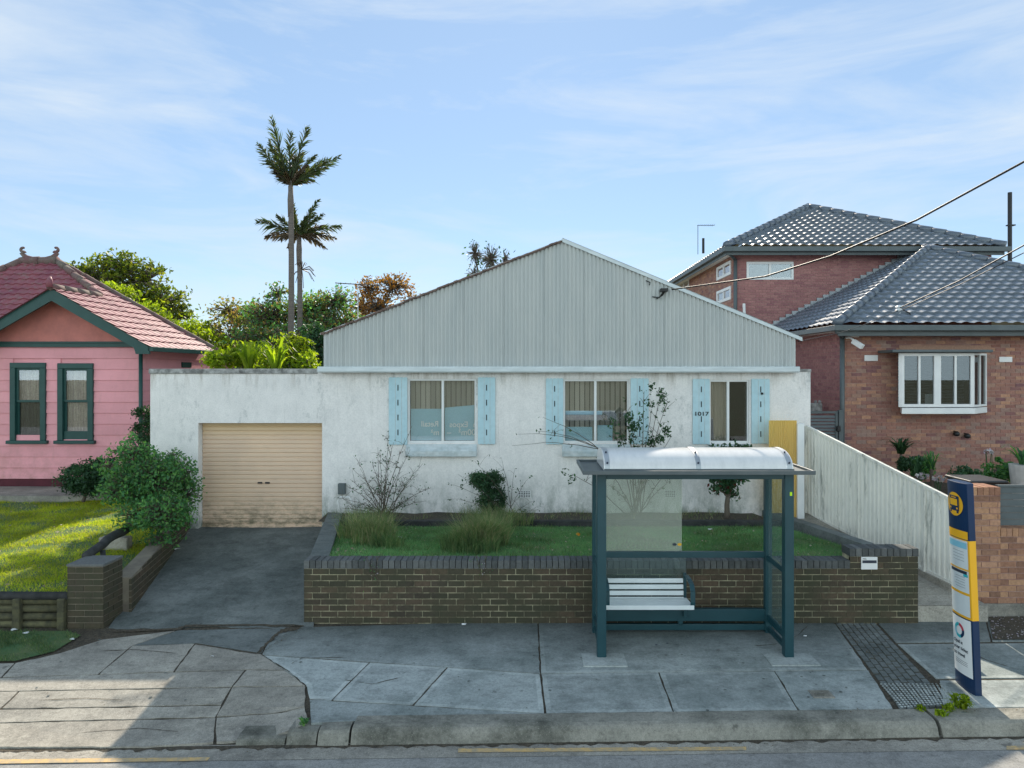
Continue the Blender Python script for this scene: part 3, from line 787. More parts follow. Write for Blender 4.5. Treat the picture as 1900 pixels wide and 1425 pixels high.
M['rust'] = M_noisy('rusty_sheet_edge', (.10,.065,.055), (.17,.12,.10), 8, .9)
g = MB()
for i in range(58):
    t0 = i/58; t1 = (i+.93)/58; x0 = xl-.04+(xa-xl)*t0; x1 = xl-.04+(xa-xl)*t1; dz = random.uniform(-.008, .012)
    g.prism([(x0, YH-.125-dz, gz(max(xl, x0))-.025+dz), (x1, YH-.125-dz, gz(max(xl, x1))-.025+dz), (x1, YH-.125-dz, gz(max(xl, x1))+.012+dz), (x0, YH-.125-dz, gz(max(xl, x0))+.012+dz)], (0, .2, 0))
g.build('roof_edge', 'rust', house)
g = MB(); g.box(xl, xl+.02, YH-.05, 25, 3.60, zlft-.03); g.box(xr-.02, xr, YH-.05, 25, 3.60, zrt-.03)
g.prism([(xl, 25, 3.6), (xr, 25, 3.6), (xr, 25, zrt-.03), (xa, 25, zap-.03), (xl, 25, zlft-.03)], (0, .02, 0)); g.build('side_cladding', 'clad', house)
# windows
def shutter(x0, x1, y0, y1, num=False, latch=False):
    a, b = hx(x0), hx(x1); t, bt = hz(y0), hz(y1); sc = 5; pts = []
    for i in range(31): u = i/30; pts.append((a+(b-a)*u, t+.015*abs(math.sin(u*math.pi*sc))-.012))
    for i in range(31): u = 1-i/30; pts.append((a+(b-a)*u, bt-.015*abs(math.sin(u*math.pi*sc))+.012))
    g = MB(); g.prism([(x, YH-.035, z) for x, z in pts], (0, .03, 0))
    s = g.build('shutter', 'shutter', house)
    g = MB()
    for u in (.36, .70): g.box(a+(b-a)*u-.004, a+(b-a)*u+.004, YH-.0385, YH-.034, bt+.03, t-.03)
    g.build('batten_groove', 'sill', s)
    for k in range(4):
        zc_ = t-.20-k*.285
        MB().box((a+b)/2-.009, (a+b)/2+.009, YH-.040, YH-.03, zc_-.055, zc_+.055).build('slot', 'slot', s)
    if num: text('house_number', '1017', .105, 'slot', s, ((a+b)/2, YH-.041, hz(771)), (1,0,0), (0,0,1), .003, 1.35, .002, 'CENTER')
    if latch: MB().lathe(((a+b)/2+.02, YH-.05, hz(730)), [(.02, -.02), (.026, 0), (.02, .02)], 10).build('latch', 'slot', s)
    return s
for i, (a, b, c, d, m) in enumerate(wins):
    x0, x1, z1, z0 = hx(a), hx(b), hz(c), hz(d); xm = hx(m); yf = YH+.03
    g = MB(); t = .035
    for q in ((x0, x1, z1-t, z1), (x0, x1, z0, z0+t)): g.box(q[0], q[1], yf, yf+.06, q[2], q[3])
    g.box(x0, x0+t*.8, yf, yf+.06, z0+t, z1-t); g.box(x1-t*.8, x1, yf, yf+.06, z0+t, z1-t); g.box(xm-.022, xm+.022, yf-.004, yf+.05, z0+t, z1-t)
    fr = g.build('window', 'alum', house, bevel=.003)
    MB().box(x0+t*.8, xm-.022, yf+.035, yf+.039, z0+t, z1-t).build('pane', 'glass', fr)
    MB().box(xm+.022, x1-t*.8, yf+.025, yf+.029, z0+t, z1-t).build('pane', 'glass' if i < 2 else 'glass_dark', fr)
    MB().box(x0-.1, x1+.1, YH+.5, YH+.52, z0-.1, z1+.1).build('room_backing', 'dark', fr)
    g = MB(); xx = x0+.03
    end = x1 if i < 2 else xm-.0
    while xx < end-.05:
        g.box(xx, xx+.088, YH+.15, YH+.153, z0+.03, z1-.04, rot=Euler((0, 0, random.uniform(.18, .32))).to_matrix()); xx += .098
    if i < 2: g.build('vertical_blind', 'blind', fr)
    else:
        g = MB(); vs = []
        for k in range(25): x = x0+.03+(xm-x0)*k/24; vs += [(x, YH+.2+.02*math.sin(k*1.3), z0), (x, YH+.2+.02*math.sin(k*1.3), z1)]
        g.add(vs, [(2*k, 2*k+2, 2*k+3, 2*k+1) for k in range(24)]); g.build('curtain', 'drape', fr, smooth=True)
    if i < 2 or True:
        if i < 2:
            s = MB(); sx0, sx1 = hx(a-3), hx(b+2)
            s.prism([(sx0, YH-.11, hz(846)), (sx0, YH-.11, hz(836)), (sx0, YH-.002, hz(824)), (sx0, YH-.002, hz(846))], (sx1-sx0, 0, 0)); s.build('sill', 'sill', fr, bevel=.005)
        else: MB().box(hx(a-3), hx(b+2), YH-.09, YH-.002, hz(838), hz(824)).build('sill', 'sill', fr, bevel=.005)
        if i == 0:
            bn = MB().box(x0+.04, xm-.03, YH+.09, YH+.095, z0+.04, hz(759)).add([(xm+.03,YH+.1,z0+.04),(x1-.04,YH+.1,z0+.04),(x1-.04,YH+.1,hz(752)),(xm+.03,YH+.1,hz(757))], [(0,1,2,3)]).build('painted_reflection', 'painted_reflection', fr)  # blue panels behind the panes, painting in the reflected street
            bx = (1,0,0); bz = (0,0,1)
            for s_, px, py, sz in (('Retail', 813, 792, .15), ('e', 884, 793, .15), ('Expos', 868, 793, .15), ('m\u00b2', 814, 808, .15), ('00m\u00b2', 882, 808, .16), ('\u2013', 836, 808, .15)):  # mirrored words belonging to the painted street reflection
                text('lettering', s_, sz, 'white', fr, (hx(px), YH+.085, hz(py)), bx, bz, .002, -1., .002, 'LEFT')
        if i == 1:
            MB().box(x0+.04, x1-.5, YH+.115, YH+.12, hz(770), hz(763)).box(x0+.04, xm-.05, YH+.125, YH+.13, z0+.03, hz(793)).box(xm+.05, x1-.3, YH+.125, YH+.13, z0+.03, hz(790)).build('painted_reflection', 'painted_reflection', fr)  # blue patches standing in for the building reflected from across the street
            MB().box(x0+.04, x1-.4, YH+.112, YH+.116, hz(780), hz(771)).build('reflection_strip', 'net', fr)  # tan band of the same painted reflection
for q in ((722,756,700,825), (887,919,700,824), (1013,1045,702,824), (1170,1203,702,824), (1285,1316,703,824,True), (1394,1427,703,823,False,True)): shutter(*q)
# garage door
g = MB(); n = 24; z0, z1 = .56, gd[3]; vs = []; pr = [(0,0),(.15,.016),(.75,.016),(.92,0)]
rows = []
for i in range(n):
    for (t, d_) in pr: rows.append((z1-(i+t)*(z1-z0)/n, d_))
rows.append((z0, 0))
for z, d_ in rows: vs += [(gd[0]+.004, YH+.19-d_, z), (gd[1]+.02, YH+.19-d_, z)]
g.add(vs, [(2*i, 2*i+1, 2*i+3, 2*i+2) for i in range(len(rows)-1)])
door = g.build('garage_door', 'roller', house)
MB().box(gd[0], gd[1], YH+.15, YH+.2, .54, .60).build('bottom_rail', 'roller', door)
for p in (476, 490): MB().box(hx(p)-.045, hx(p)+.045, YH+.155, YH+.175, hz(900), hz(897)).build('handle', 'slot', door, bevel=.004)
MB().box(gd[0]-.3, gd[1]+.3, YH+.27, YH+.3, .5, 3.0).build('garage_back', 'dark', house)
g = MB(); a_, b_ = hx(633), hx(659); z_ = hz(918)
g.tube([(hx(640), YH-.25, .93), (a_, YH-.25, z_-.08), (a_+.05, YH-.25, z_), (b_-.05, YH-.25, z_), (b_, YH-.25, z_-.08), (b_, YH-.25, .93)], .016, 8)
tag(g.build('standpipe', 'white', None, smooth=True), 'bent white pipe loop sticking up beside the small grey meter box', 'pipe')
# vents, meter, number ghost
for x0, x1, y0, y1 in ((962,984,911,923), (1234,1253,910,922)):
    a, b, t, bt = hx(x0), hx(x1), hz(y0), hz(y1); g = MB()
    for k in range(6): x = a+(b-a)*k/5; g.box(x-.006, x+.006, YH-.012, YH-.003, bt, t)
    for k in range(5): z = bt+(t-bt)*k/4; g.box(a-.006, b+.006, YH-.016, YH-.012, z-.006, z+.006)
    v = g.build('air_vent', 'white', house); MB().box(a, b, YH-.003, YH-.001, bt, t).build('vent_hole', 'dark', v)
MB().box(hx(629), hx(642), YH-.09, YH-.002, hz(916), hz(896)).build('meter_box', 'gutter', house, bevel=.008)
text('painted_number', '1017', .12, 'alum', house, (hx(1437), YH-.0005, hz(777)), (1,0,0), (0,0,1), .001, 1.2, .001)
# cable bracket and loose cables on gable
g = MB(); bx, bz = hx(1226), hz(540); g.box(bx-.03, bx+.1, YH-.22, YH-.08, bz-.03, bz+.03)
g.tube([(bx-.18, YH-.1, bz-.12), (bx-.05, YH-.12, bz-.14), (bx+.02, YH-.2, bz-.02)], .012, 6)
g.tube([(bx-.1, YH-.1, bz-.16), (bx, YH-.14, bz-.1), (bx+.06, YH-.2, bz)], .012, 6)
g.build('cable_bracket', 'wire', house); MB().tube([(hx(1197), YH-.1, hz(522)), (hx(1204), YH-.14, hz(526)), (hx(1203), YH-.1, hz(530))], .012, 6).build('hook', 'wire', house)

# ================================================================= FRONT GARDEN WALL
YW = 9.67
wall = thing('garden_wall', 'low mossy dark brick garden wall with cream mortar running behind the bus shelter', 'wall', (0, YW, 0))
xa0, xa1, xa2 = -3.14, XX(1577, YW), XX(1703, YW)
MB().box(xa0, xa1, YW+.004, YW+.235, -.02, .812).box(xa1, xa2, YW+.0045, YW+.235, -.02, .985).build('mortar_core', 'mortar', wall)
g = MB(); bricks(g, (xa0, YW, 0), (1,0,0), (0,-1,0), xa2-xa0, -.04, .82); bricks(g, (xa1, YW, 0), (1,0,0), (0,-1,0), xa2-xa1, .82, .992)
bricks(g, (xa2, YW, 0), (0,1,0), (1,0,0), .235, -.04, .992); bricks(g, (xa0, YW, 0), (0,1,0), (-1,0,0), .235, -.04, .82)
g.build('brickwork', 'brick_dark', wall)
g = MB(); soldier(g, xa0-.01, xa1, YW, YW+.235, .814, .93); soldier(g, xa1-.01, xa2+.01, YW, YW+.235, .987, 1.10)
g.build('capping', 'brick_cap', wall, bevel=.004)
# left return beside the drive
g = MB(); g.prism([(-3.14, YW+.24, -.1), (-2.86, YW+.24, -.1), (-2.86, YW+.24, .925), (-3.14, YW+.24, .925)], (-.62, 3.05, 0)); g.build('side_wall', 'concdark', wall)
# right return beside the path
g = MB(); g.prism([(5.30, YW+.24, 0), (5.50, YW+.24, 0), (5.50, YW+.24, .965), (5.30, YW+.24, .965)], (-.80, 3.1, 0)); g.build('side_wall', 'concdark', wall)
mb_ = thing('mailbox', 'white metal letter slot set in the raised right end of the dark brick wall', 'mailbox', (XX(1612, YW), YW, 1.0))
a, b, t, bt = XX(1597, YW), XX(1627, YW), ZZ(1033, YW), ZZ(1056, YW)
MB().box(a, b, YW-.022, YW-.005, bt, t).build('plate', 'white', mb_, bevel=.003)
MB().box(a+.015, b-.015, YW-.0255, YW-.0215, t-.085, t-.045).build('slot', 'ink', mb_)
text('lettering', 'MAIL', .026, 'ink', mb_, (a+.018, YW-.0235, t-.034), (1,0,0), (0,0,1), .001)
ed = MB().box(-3.35, pl(12.25), 12.22, 12.32, .78, .935).build('timber_edging', 'log', None, bevel=.01)
tag(ed, 'dark timber edging board between the green lawn and the house flower bed', 'garden edging')

# ================================================================= LEFT PIER, DWARF WALL, SLEEPERS
pr_ = thing('brick_pier', 'square dark brick gate pier left of the driveway', 'pier', (-6.1, 9.5, 0))
px0, px1 = XX(125, 9.5), XX(191, 9.5)
MB().box(px0+.004, px1-.004, 9.504, 9.95, 0, .90).build('mortar_core', 'mortar_dull', pr_)
g = MB()
for o_, u_, n_, L_ in (((px0,9.5,0),(1,0,0),(0,-1,0),px1-px0), ((px1,9.5,0),(0,1,0),(1,0,0),.45), ((px0,9.5,0),(0,1,0),(-1,0,0),.45)): bricks(g, o_, u_, n_, L_, .03, .89)
g.build('brickwork', 'brick_dark', pr_)
MB().box(px0-.01, px1+.01, 9.49, 9.96, .89, .925).build('capping', 'brick_cap', pr_, bevel=.006)
g = MB(); 
dws = g.add([(-6.0,9.96,0),(-5.76,9.96,0),(-6.45,13.1,.5),(-6.69,13.1,.5),(-6.0,9.96,.60),(-5.76,9.96,.60),(-6.45,13.1,.86),(-6.69,13.1,.86)], [(0,3,2,1),(4,5,6,7),(0,1,5,4),(1,2,6,5),(2,3,7,6),(3,0,4,7)]).build('dwarf_wall', 'mortar_dull')
g = MB(); uu = Vector((-.69,3.14,0)); bricks(g, (-5.76,9.96,0), uu, (3.14,.69,0), uu.length, .05, .95, sloped=lambda p: .60+.26*p/3.215-.012); g.build('brickwork', 'brick_dark', dws)
tag(dws, 'low dark dwarf wall running up the left edge of the asphalt driveway', 'wall')
sl = thing('sleeper_wall', 'mossy timber retaining wall of stacked rails below the sunny lawn', 'retaining wall', (-7, 9.5, 0))
g = MB()
for k in range(4):
    z = .075+k*.105
    xk = -15.
    while xk < px0: g.tube([(xk, 9.56, z), (min(xk+2.4, px0), 9.56, z+random.uniform(-.008, .008))], .052, 10); xk += 2.4
g.build('rail', 'sleeper', sl, smooth=True)
xk = XX(117, 9.5)
for k in range(14):
    MB().box(xk-.055, xk+.045, 9.44, 9.52, -.02, .455, rot=Euler((0, random.uniform(-.05, .05), 0)).to_matrix()).build('post', 'sleeper', sl, bevel=.012); xk -= .615
MB().tube([(-15, 9.53, .475), (-10, 9.53, .48), (px0, 9.53, .475)], .055, 10).build('top_rail', 'log', sl, smooth=True)
lg = MB(); limb(lg, (XX(160,9.9), 9.9, .93), (XX(240,11.9), 11.9, .90), .065, .075, .02, 10, 6); limb(lg, (XX(196,10.3), 10.3, .5), (XX(190,10.4), 10.4, .88), .04, .04, .02, 8, 3)
tag(lg.build('log_rail', 'log', None, smooth=True), 'black weathered log rail leaning between the brick pier and the bush', 'log')
bk = MB().box(XX(182,11.6), XX(235,11.6), 11.6, 11.78, .55, .78).build('edging_stone', 'concold', None, bevel=.02)
tag(bk, 'pale sunlit edging block half hidden under the left green bush', 'stone')

# ================================================================= PINK HOUSE
ph = thing('pink_house', 'pink weatherboard cottage with green trim and terracotta tiled roof', 'house', (-11, 16.5, .7))
YP = 16.5; pxx = lambda p: XX(p, YP); pz = lambda p: ZZ(p, YP); xc = pxx(262)
pw = [(20, 86, 673, 817), (108, 174, 674, 817)]
hl = [(pxx(a+4), pxx(b-4), pz(d-5), pz(c+3)) for a, b, c, d in pw]
g = MB(); wallholes(g, -17, xc, 1.02, 4.2, YP+.03, YP+.2, hl); o = g.build('wall', 'pink', ph); weld(o)
g = MB(); nb = 12; hb = (4.19-1.02)/nb
for k in range(nb):
    z = 1.02+k*hb
    segs = [(-17, xc)]
    for h in hl:
        if z+hb*.5 > h[2]-.05 and z+hb*.5 < h[3]+.05:
            segs = [s for (p, q) in segs for s in ([(p, q)] if q <= h[0] or p >= h[1] else [(p, h[0]), (h[1], q)])]
    for p, q in segs:
        g.add([(p,YP-.012,z),(q,YP-.012,z),(q,YP+.008,z+hb-.004),(p,YP+.008,z+hb-.004),(p,YP+.03,z),(q,YP+.03,z),(q,YP+.03,z+hb-.004),(p,YP+.03,z+hb-.004)], [(0,1,2,3),(0,4,5,1),(3,2,6,7),(0,3,7,4),(1,5,6,2)])
    g.add([(xc+.012,YP-.01,z),(xc+.012,26,z),(xc-.008,26,z+hb-.004),(xc-.008,YP-.01,z+hb-.004),(xc-.03,YP-.01,z),(xc-.03,26,z),(xc-.03,26,z+hb-.004),(xc-.03,YP-.01,z+hb-.004)], [(0,1,2,3),(0,4,5,1),(3,2,6,7),(0,3,7,4)])
g.build('weatherboards', 'pink', ph)
MB().box(-17, xc-.02, YP+.01, YP+.2, .5, 1.02).box(xc-.2, xc-.015, YP+.2, 26, .5, 1.02).box(xc-.2, xc-.03, YP+.2, 26, 1.02, 4.3).build('plinth', ['plinth'], ph)
zg = lambda x: 5.56-.6*abs(x+11.13)
MB().prism([(-17,YP-.005,4.2),(xc,YP-.005,4.2),(xc,YP-.005,zg(xc)-.1),(-11.13,YP-.005,5.5),(-13.4,YP-.005,4.2),(-17,YP-.005,4.2)][1:5], (0,.1,0)).build('gable_infill', 'pink_render', ph)
MB().box(-17, xc+.02, YP-.06, YP-.012, 4.20, 4.30).box(-17, xc+.02, YP-.1, YP-.02, 4.30, 4.33).build('belt_course', 'green', ph)
g = MB()
for s in (1, -1):
    e = Vector((-11.13+s*2.3, 16.0, 5.56-.6*2.3)); a = Vector((-11.13, 16.0, 5.56))
    g.prism([a, e, e-Vector((0,0,.16)) , e-Vector((s*.32,0,.16)), e-Vector((s*.36,0,.02)), a-Vector((0,0,.29))], (0,.05,0))
g.build('barge_board', 'green', ph)
MB().tube([(xc+.02,YP-.06,4.1),(xc+.02,YP-.06,.8)], .045, 10).build('downpipe', 'green', ph, smooth=True)
MB().box(-8.86, -8.74, 16.0, 19.6, 4.08, 4.19).build('gutter', 'green', ph, bevel=.01)
g = MB(); zt = lambda x: 4.19+.6*(-8.85-x); Rr = Vector((-12.88,18.77,zt(-12.88))); R2 = Vector((-13.87,18.77,Rr.z)); J = Vector((-11.13,17.8,zt(-11.13)))
tiles(g, [(-8.8,15.93,zt(-8.8)),(-11.13,15.93,J.z),tuple(J),(-8.8,17.8,zt(-8.8))], (0,1,0))
B_ = Vector((-8.8,19.5,zt(-8.8)))
tiles(g, [(-8.8,17.8,zt(-8.8)),tuple(J),tuple(Rr),tuple(B_)], (0,1,0))
sl_ = (Rr.z-J.z)/(Rr.y-J.y); yb = Rr.y-(Rr.z-4.3)/sl_
tiles(g, [tuple(R2),(-17,yb,4.3),(-11.13,yb,4.3),tuple(J),tuple(Rr)], (1,0,0), course=.2, tw=.25, amp=.03)
g.add([(-11.13,15.93,J.z),(-13.46,15.93,J.z-1.4),(-13.46,17.6,J.z-1.4),tuple(J)], [(0,1,2,3)])
g.add([tuple(R2),tuple(Rr),tuple(B_),(-17,19.5,4.16)], [(0,1,2,3)])
g.build('roof', 'tile_pink', ph, fix=False)
g = MB(); U = Vector((0,0,.04)); ridge(g, (-11.13,15.95,J.z+.04), J+U, .09); ridge(g, J+U, Rr+U, .1); ridge(g, Rr+U, B_+U, .08); ridge(g, R2+U, (-17,yb,4.34), .1); ridge(g, Rr+U, R2+U, .13)
g.build('ridge_cap', 'tile_ridge', ph, smooth=True)
def curl(p, s, k=1.):
    g = MB(); p = Vector(p); pts = [p+Vector((-s*.28,0,0))*k, p+Vector((-s*.1,0,.06))*k]
    pts += [p+Vector((s*(.05-.0), 0, .2))*k]
    for i in range(9):
        a = -.6+i*.52; pts.append(p+Vector((s*(.0+.1*math.sin(a)*(1-i*.05)) , 0, .30+.09*(-math.cos(a)*(1-i*.05)+.3)))*k)
    g.tube(pts, [.10*k,.09*k,.065*k]+[.055*k*(1-.04*i) for i in range(9)], 8); return g
curl(Rr+Vector((-.05,0,.08)), 1, .85).build('ridge_finial', 'tile_ridge', ph, smooth=True); curl(R2+Vector((.05,0,.08)), -1, .85).build('ridge_finial', 'tile_ridge', ph, smooth=True)
MB().tube([(-11.13,15.95,J.z+.02),(-11.13,15.95,J.z+.2),(-11.13,15.98,J.z+.27)], [.075,.06,.02], 8).build('gable_finial', 'tile_pink', ph, smooth=True)
for i, (a, b, c, d) in enumerate(pw):
    x0, x1, z1, z0 = pxx(a), pxx(b), pz(c), pz(d); g = MB(); t = .13
    g.box(x0, x0+t, YP-.05, YP+.06, z0, z1-t); g.box(x1-t, x1, YP-.05, YP+.06, z0, z1-t); g.box(x0, x1, YP-.05, YP+.06, z1-t, z1)
    g.box(x0-.06, x1+.06, YP-.1, YP+.06, z0-.08, z0)
    f = g.build('window', 'green', ph, bevel=.01); zm = pz(746); g = MB(); s = .05
    for (q0, q1, yy) in ((zm, z1-t, YP+.0), (z0, zm+.04, YP+.035)):
        g.box(x0+t, x0+t+s, yy, yy+.03, q0+s, q1-s); g.box(x1-t-s, x1-t, yy, yy+.03, q0+s, q1-s); g.box(x0+t, x1-t, yy-.002, yy+.03, q1-s, q1); g.box(x0+t, x1-t, yy-.002, yy+.03, q0, q0+s)
    if i == 1: g.box(x0+t, x1-t, YP+.0, YP+.03, z0, z0+.22)
    g.build('sash', 'green', f)
    MB().box(x0+t+s, x1-t-s, YP+.015, YP+.018, zm+s, z1-t-s).build('pane', 'glass', f); MB().box(x0+t+s, x1-t-s, YP+.05, YP+.053, z0+s, zm).build('pane', 'glass' if i else 'glass_dark', f)
    g = MB(); vs = []; n = 40
    for k in range(n+1): x = x0+t+(x1-x0-2*t)*k/n; y = YP+.12+.018*math.sin(k*1.4+random.uniform(-.3,.3)); vs += [(x,y,z0),(x,y,z1-t)]
    g.add(vs, [(2*k,2*k+2,2*k+3,2*k+1) for k in range(n)]); g.build('curtain', 'net', f, smooth=True)
    MB().box(x0, x1, YP+.25, YP+.27, z0, z1).build('room_backing', 'dark', f)
MB().box(xc+.012, xc+.04, 18.4, 18.9, 3.72, 3.86).build('air_vent', 'green', ph)

# ================================================================= RIGHT: GATE SHEET, FENCE, FRONT WALL
yg = thing('yellow_gate', 'yellow translucent corrugated sheet gate between the white house and the cream fence', 'gate', (4.8, 12.75, .8))
g = MB(); a, b = XX(1427,12.75), XX(1479,12.75); n = 90; vs = []
for i in range(n+1):
    x = a+(b-a)*i/n; y = 12.75+.011*math.cos(i*2*math.pi/6); vs += [(x,y,.82),(x,y,ZZ(780,12.75))]
g.add(vs, [(2*i,2*i+2,2*i+3,2*i+1) for i in range(n)]); g.build('sheet', 'yellow_sheet', yg, smooth=True)
MB().box(XX(1480,12.7), XX(1493,12.7), 12.7, 12.83, .8, ZZ(786,12.7)).build('post', 'white', yg, bevel=.005)
fen = thing('metal_fence', 'cream ribbed metal fence sloping down to the street beside the path', 'fence', (5.33, 13, .9))
FA, FB = Vector((5.35,13.0,0)), Vector((6.36,9.95,0)); FD = (FB-FA); FL = FD.length; fd = FD.normalized(); fn = Vector((fd.y, -fd.x, 0)); 
if fn.x > 0: fn = -fn
ft = lambda s: 2.56+(1.66-2.56)*s; fb = lambda s: .92+(.46-.92)*s
cuts = [0, .40, .807, 1.0]
for q in range(3):
    g = MB(); s0, s1 = cuts[q], cuts[q+1]; nr = int((s1-s0)*FL/.085); vs = []
    for i in range(nr):
        for t, d_ in ((0,0),(.35,0),(.5,.022),(.85,.022)):
            s = s0+(s1-s0)*(i+t)/nr; p = FA+FD*s+fn*d_; vs += [(p.x,p.y,fb(s)+.02),(p.x,p.y,ft(s)-.02)]
    m = len(vs)//2; g.add(vs, [(2*i,2*i+2,2*i+3,2*i+1) for i in range(m-1)]); g.build('panel', 'fence', fen)
    for f_, o_ in ((ft,0),(fb,0)):
        p, r = FA+FD*s0, FA+FD*s1; MB().bar((p.x,p.y,f_(s0)), (r.x,r.y,f_(s1)), .055, .045).build('rail', 'fence', fen)
for s in cuts:
    p = FA+FD*s+fn*.02; MB().box(p.x-.025, p.x+.025, p.y-.025, p.y+.025, fb(s)-.3, ft(s)+.01).build('post', 'fence', fen)
g = MB(); p, r = FA+FD*0, FA+FD*1
g.add([(p.x-.06,p.y,.2),(r.x-.06,r.y,.0),(r.x+.1,r.y,.0),(p.x+.1,p.y,.2),(p.x-.06,p.y,fb(0)-.02),(r.x-.06,r.y,fb(1)-.02),(r.x+.1,r.y,fb(1)-.02),(p.x+.1,p.y,fb(0)-.02)], [(0,1,5,4),(1,2,6,5),(2,3,7,6),(3,0,4,7),(4,5,6,7)])
g.build('footing', 'concold', fen)
YN = 9.95; fw = thing('brick_boundary_wall', 'tan brick front wall with tall pier and dark slat infill behind the bus stop pylon', 'wall', (8, YN, 0))
p0, p1 = 6.40, XX(1856, YN)
MB().box(p0+.004, p1-.004, YN+.004, YN+.35, 0, 1.915).box(p1-.004, 9.5, YN+.006, YN+.23, 0, 1.31).box(9.5, 10.0, YN+.004, YN+.35, 0, 1.915).box(10, 15, YN+.006, YN+.23, 0, 1.31).build('mortar_core', 'mortar_red', fw)
g = MB()
for x0, x1, z in ((p0,p1,1.80),(9.5,10,1.80)):
    bricks(g, (x0,YN,0), (1,0,0), (0,-1,0), x1-x0, .23, z); bricks(g, (x0,YN,0), (0,1,0), (-1,0,0), .35, .23, z); soldier(g, x0, x1, YN, YN+.35, z+.003, 1.92)
for x0, x1 in ((p1+.003, 9.497), (10.003, 15)): bricks(g, (x0,YN+.003,0), (1,0,0), (0,-1,0), x1-x0, .23, 1.20); soldier(g, x0, x1, YN+.003, YN+.23, 1.203, 1.32)
g.build('brickwork', 'brick_tan', fw)
MB().box(p0-.02, 15, YN-.02, YN+.3, -.02, .225).build('plinth', 'concold', fw, bevel=.01)
for x0, x1 in ((p1, 9.5), (10, 15)):
    g = MB()
    for k in range(6): g.box(x0+.01, x1, YN+.08, YN+.11, 1.345+k*.095, 1.345+k*.095+.086)
    g.box(x0+.01, x1, YN+.06, YN+.12, 1.915, 1.94); g.build('slat_panel', 'gutter', fw)

# ================================================================= RIGHT BRICK HOUSE
bh = thing('brick_bungalow', 'red brick bungalow with white bay window and glazed grey tiled hip roof', 'house', (12, 16.5, .9))
YR = 16.5; rx = lambda p: XX(p, YR); rz = lambda p: ZZ(p, YR); x0 = rx(1562); x1 = 18.
bay = (XX(1672,16), XX(1830,16.5), ZZ(768,16), ZZ(655,16))
MB().box(x0+.004, x1, YR+.004, YR+.2, .6, 4.62).box(x0+.004, x0+.2, YR+.2, 23, .6, 4.62).build('mortar_core', 'mortar_red', bh)
g = MB(); bricks(g, (x0,YR,0), (1,0,0), (0,-1,0), x1-x0, .75, 4.62, holes=[(bay[0]-x0+.30, bay[1]-x0-.05, bay[2]+.03, bay[3])]); g.build('brickwork', 'brick_red', bh)
g = MB(); bricks(g, (x0,YR,0), (0,1,0), (-1,0,0), 5.5, .75, 4.62); g.build('side_brickwork', 'brick_side', bh)
Cc = Vector((7.29,16.0,4.70)); Ap = Vector((12.47,21.18,7.41)); mS = .5232
g = MB(); tiles(g, [tuple(Cc), (17.65,16,4.7), tuple(Ap)], (1,0,0), amp=.034, step=.055)
tiles(g, [tuple(Cc), tuple(Ap), (12.47,22.0,7.41), (7.29,22.0,4.7)], (0,1,0), amp=.034, step=.055)
g.add([(17.65,16,4.7),(17.65,26,4.7),tuple(Ap)], [(0,1,2)]); g.build('roof', 'tile_grey', bh, fix=False)
g = MB(); u = Vector((0,0,.05)); ridge(g, Cc+u, Ap+u, .12, .40); ridge(g, Vector((17.65,16,4.75)), Ap+u, .12, .40); ridge(g, Ap+u, Vector((12.47,22,7.46)), .12, .40); g.build('ridge_cap', 'tile_ridgegrey', bh, smooth=True)
g = MB(); g.box(7.17, 17.8, 15.86, 15.99, 4.56, 4.69); g.box(7.17, 7.28, 15.99, 22, 4.56, 4.69); g.box(7.32, 17.7, 16.0, 16.03, 4.44, 4.62); g.build('gutter', 'gutter', bh, bevel=.01)
g = MB(); g.box(7.30, 17.7, 16.03, YR-.01, 4.57, 4.60); g.box(7.30, x0-.01, YR-.01, 22, 4.57, 4.60); g.build('soffit', 'white', bh)
g = MB(); g.tube([(x0-.02,YR-.07,4.5),(x0-.02,YR-.07,.9)], .055, 10); g.tube([(7.25,15.95,4.56),(x0-.02,YR-.07,4.42)], .045, 8); g.build('downpipe', 'gutter', bh, smooth=True)
# stepped flashing
g = MB()
for k in range(26):
    X = 7.35+k*.2; z = 4.7+mS*(X-7.29); g.box(X, X+.215, 21.93, 21.985, z+.0, z+.20+(k % 2)*.0)
g.build('flashing', 'galv', bh)
# bay window
bw = MB(); ya = 15.98; xe = XX(1806,16)
def rectframe(g, p, q, z0, z1, t=.055, d=.06, muls=()):
    p, q = Vector(p), Vector(q); L = (q-p).length; e = (q-p).normalized()
    def bx_(u0, u1, a, b, pr=0):
        n_ = Vector((e.y, -e.x, 0))
        if n_.y > 0: n_ = -n_
        A = p+e*u0+n_*pr; B = p+e*u1+n_*pr
        g.prism([(A.x,A.y,a),(B.x,B.y,a),(B.x,B.y,b),(A.x,A.y,b)], tuple(-n_*d))
    bx_(0, L, z1-t, z1); bx_(0, L, z0, z0+t); bx_(0, t, z0+t, z1-t); bx_(L-t, L, z0+t, z1-t)
    for u, w_ in muls: bx_(u*L-w_/2, u*L+w_/2, z0+t, z1-t, .003)
    return g
bz0, bz1 = bay[2]+.16, bay[3]
rectframe(bw, (bay[0],ya,0), (xe,ya,0), bz0, bz1, .07, .06, ((.25,.05),(.5,.16),(.75,.05)))
rectframe(bw, (xe+.002,ya,0), (bay[1],YR-.03,0), bz0, bz1, .05, .06, ((.5,.04),))
rectframe(bw, (bay[0]+.26,YR-.03,0), (bay[0]-.002,ya,0), bz0, bz1, .05, .06, ((.5,.04),))
wf = bw.build('window', 'white', bh, bevel=.004)
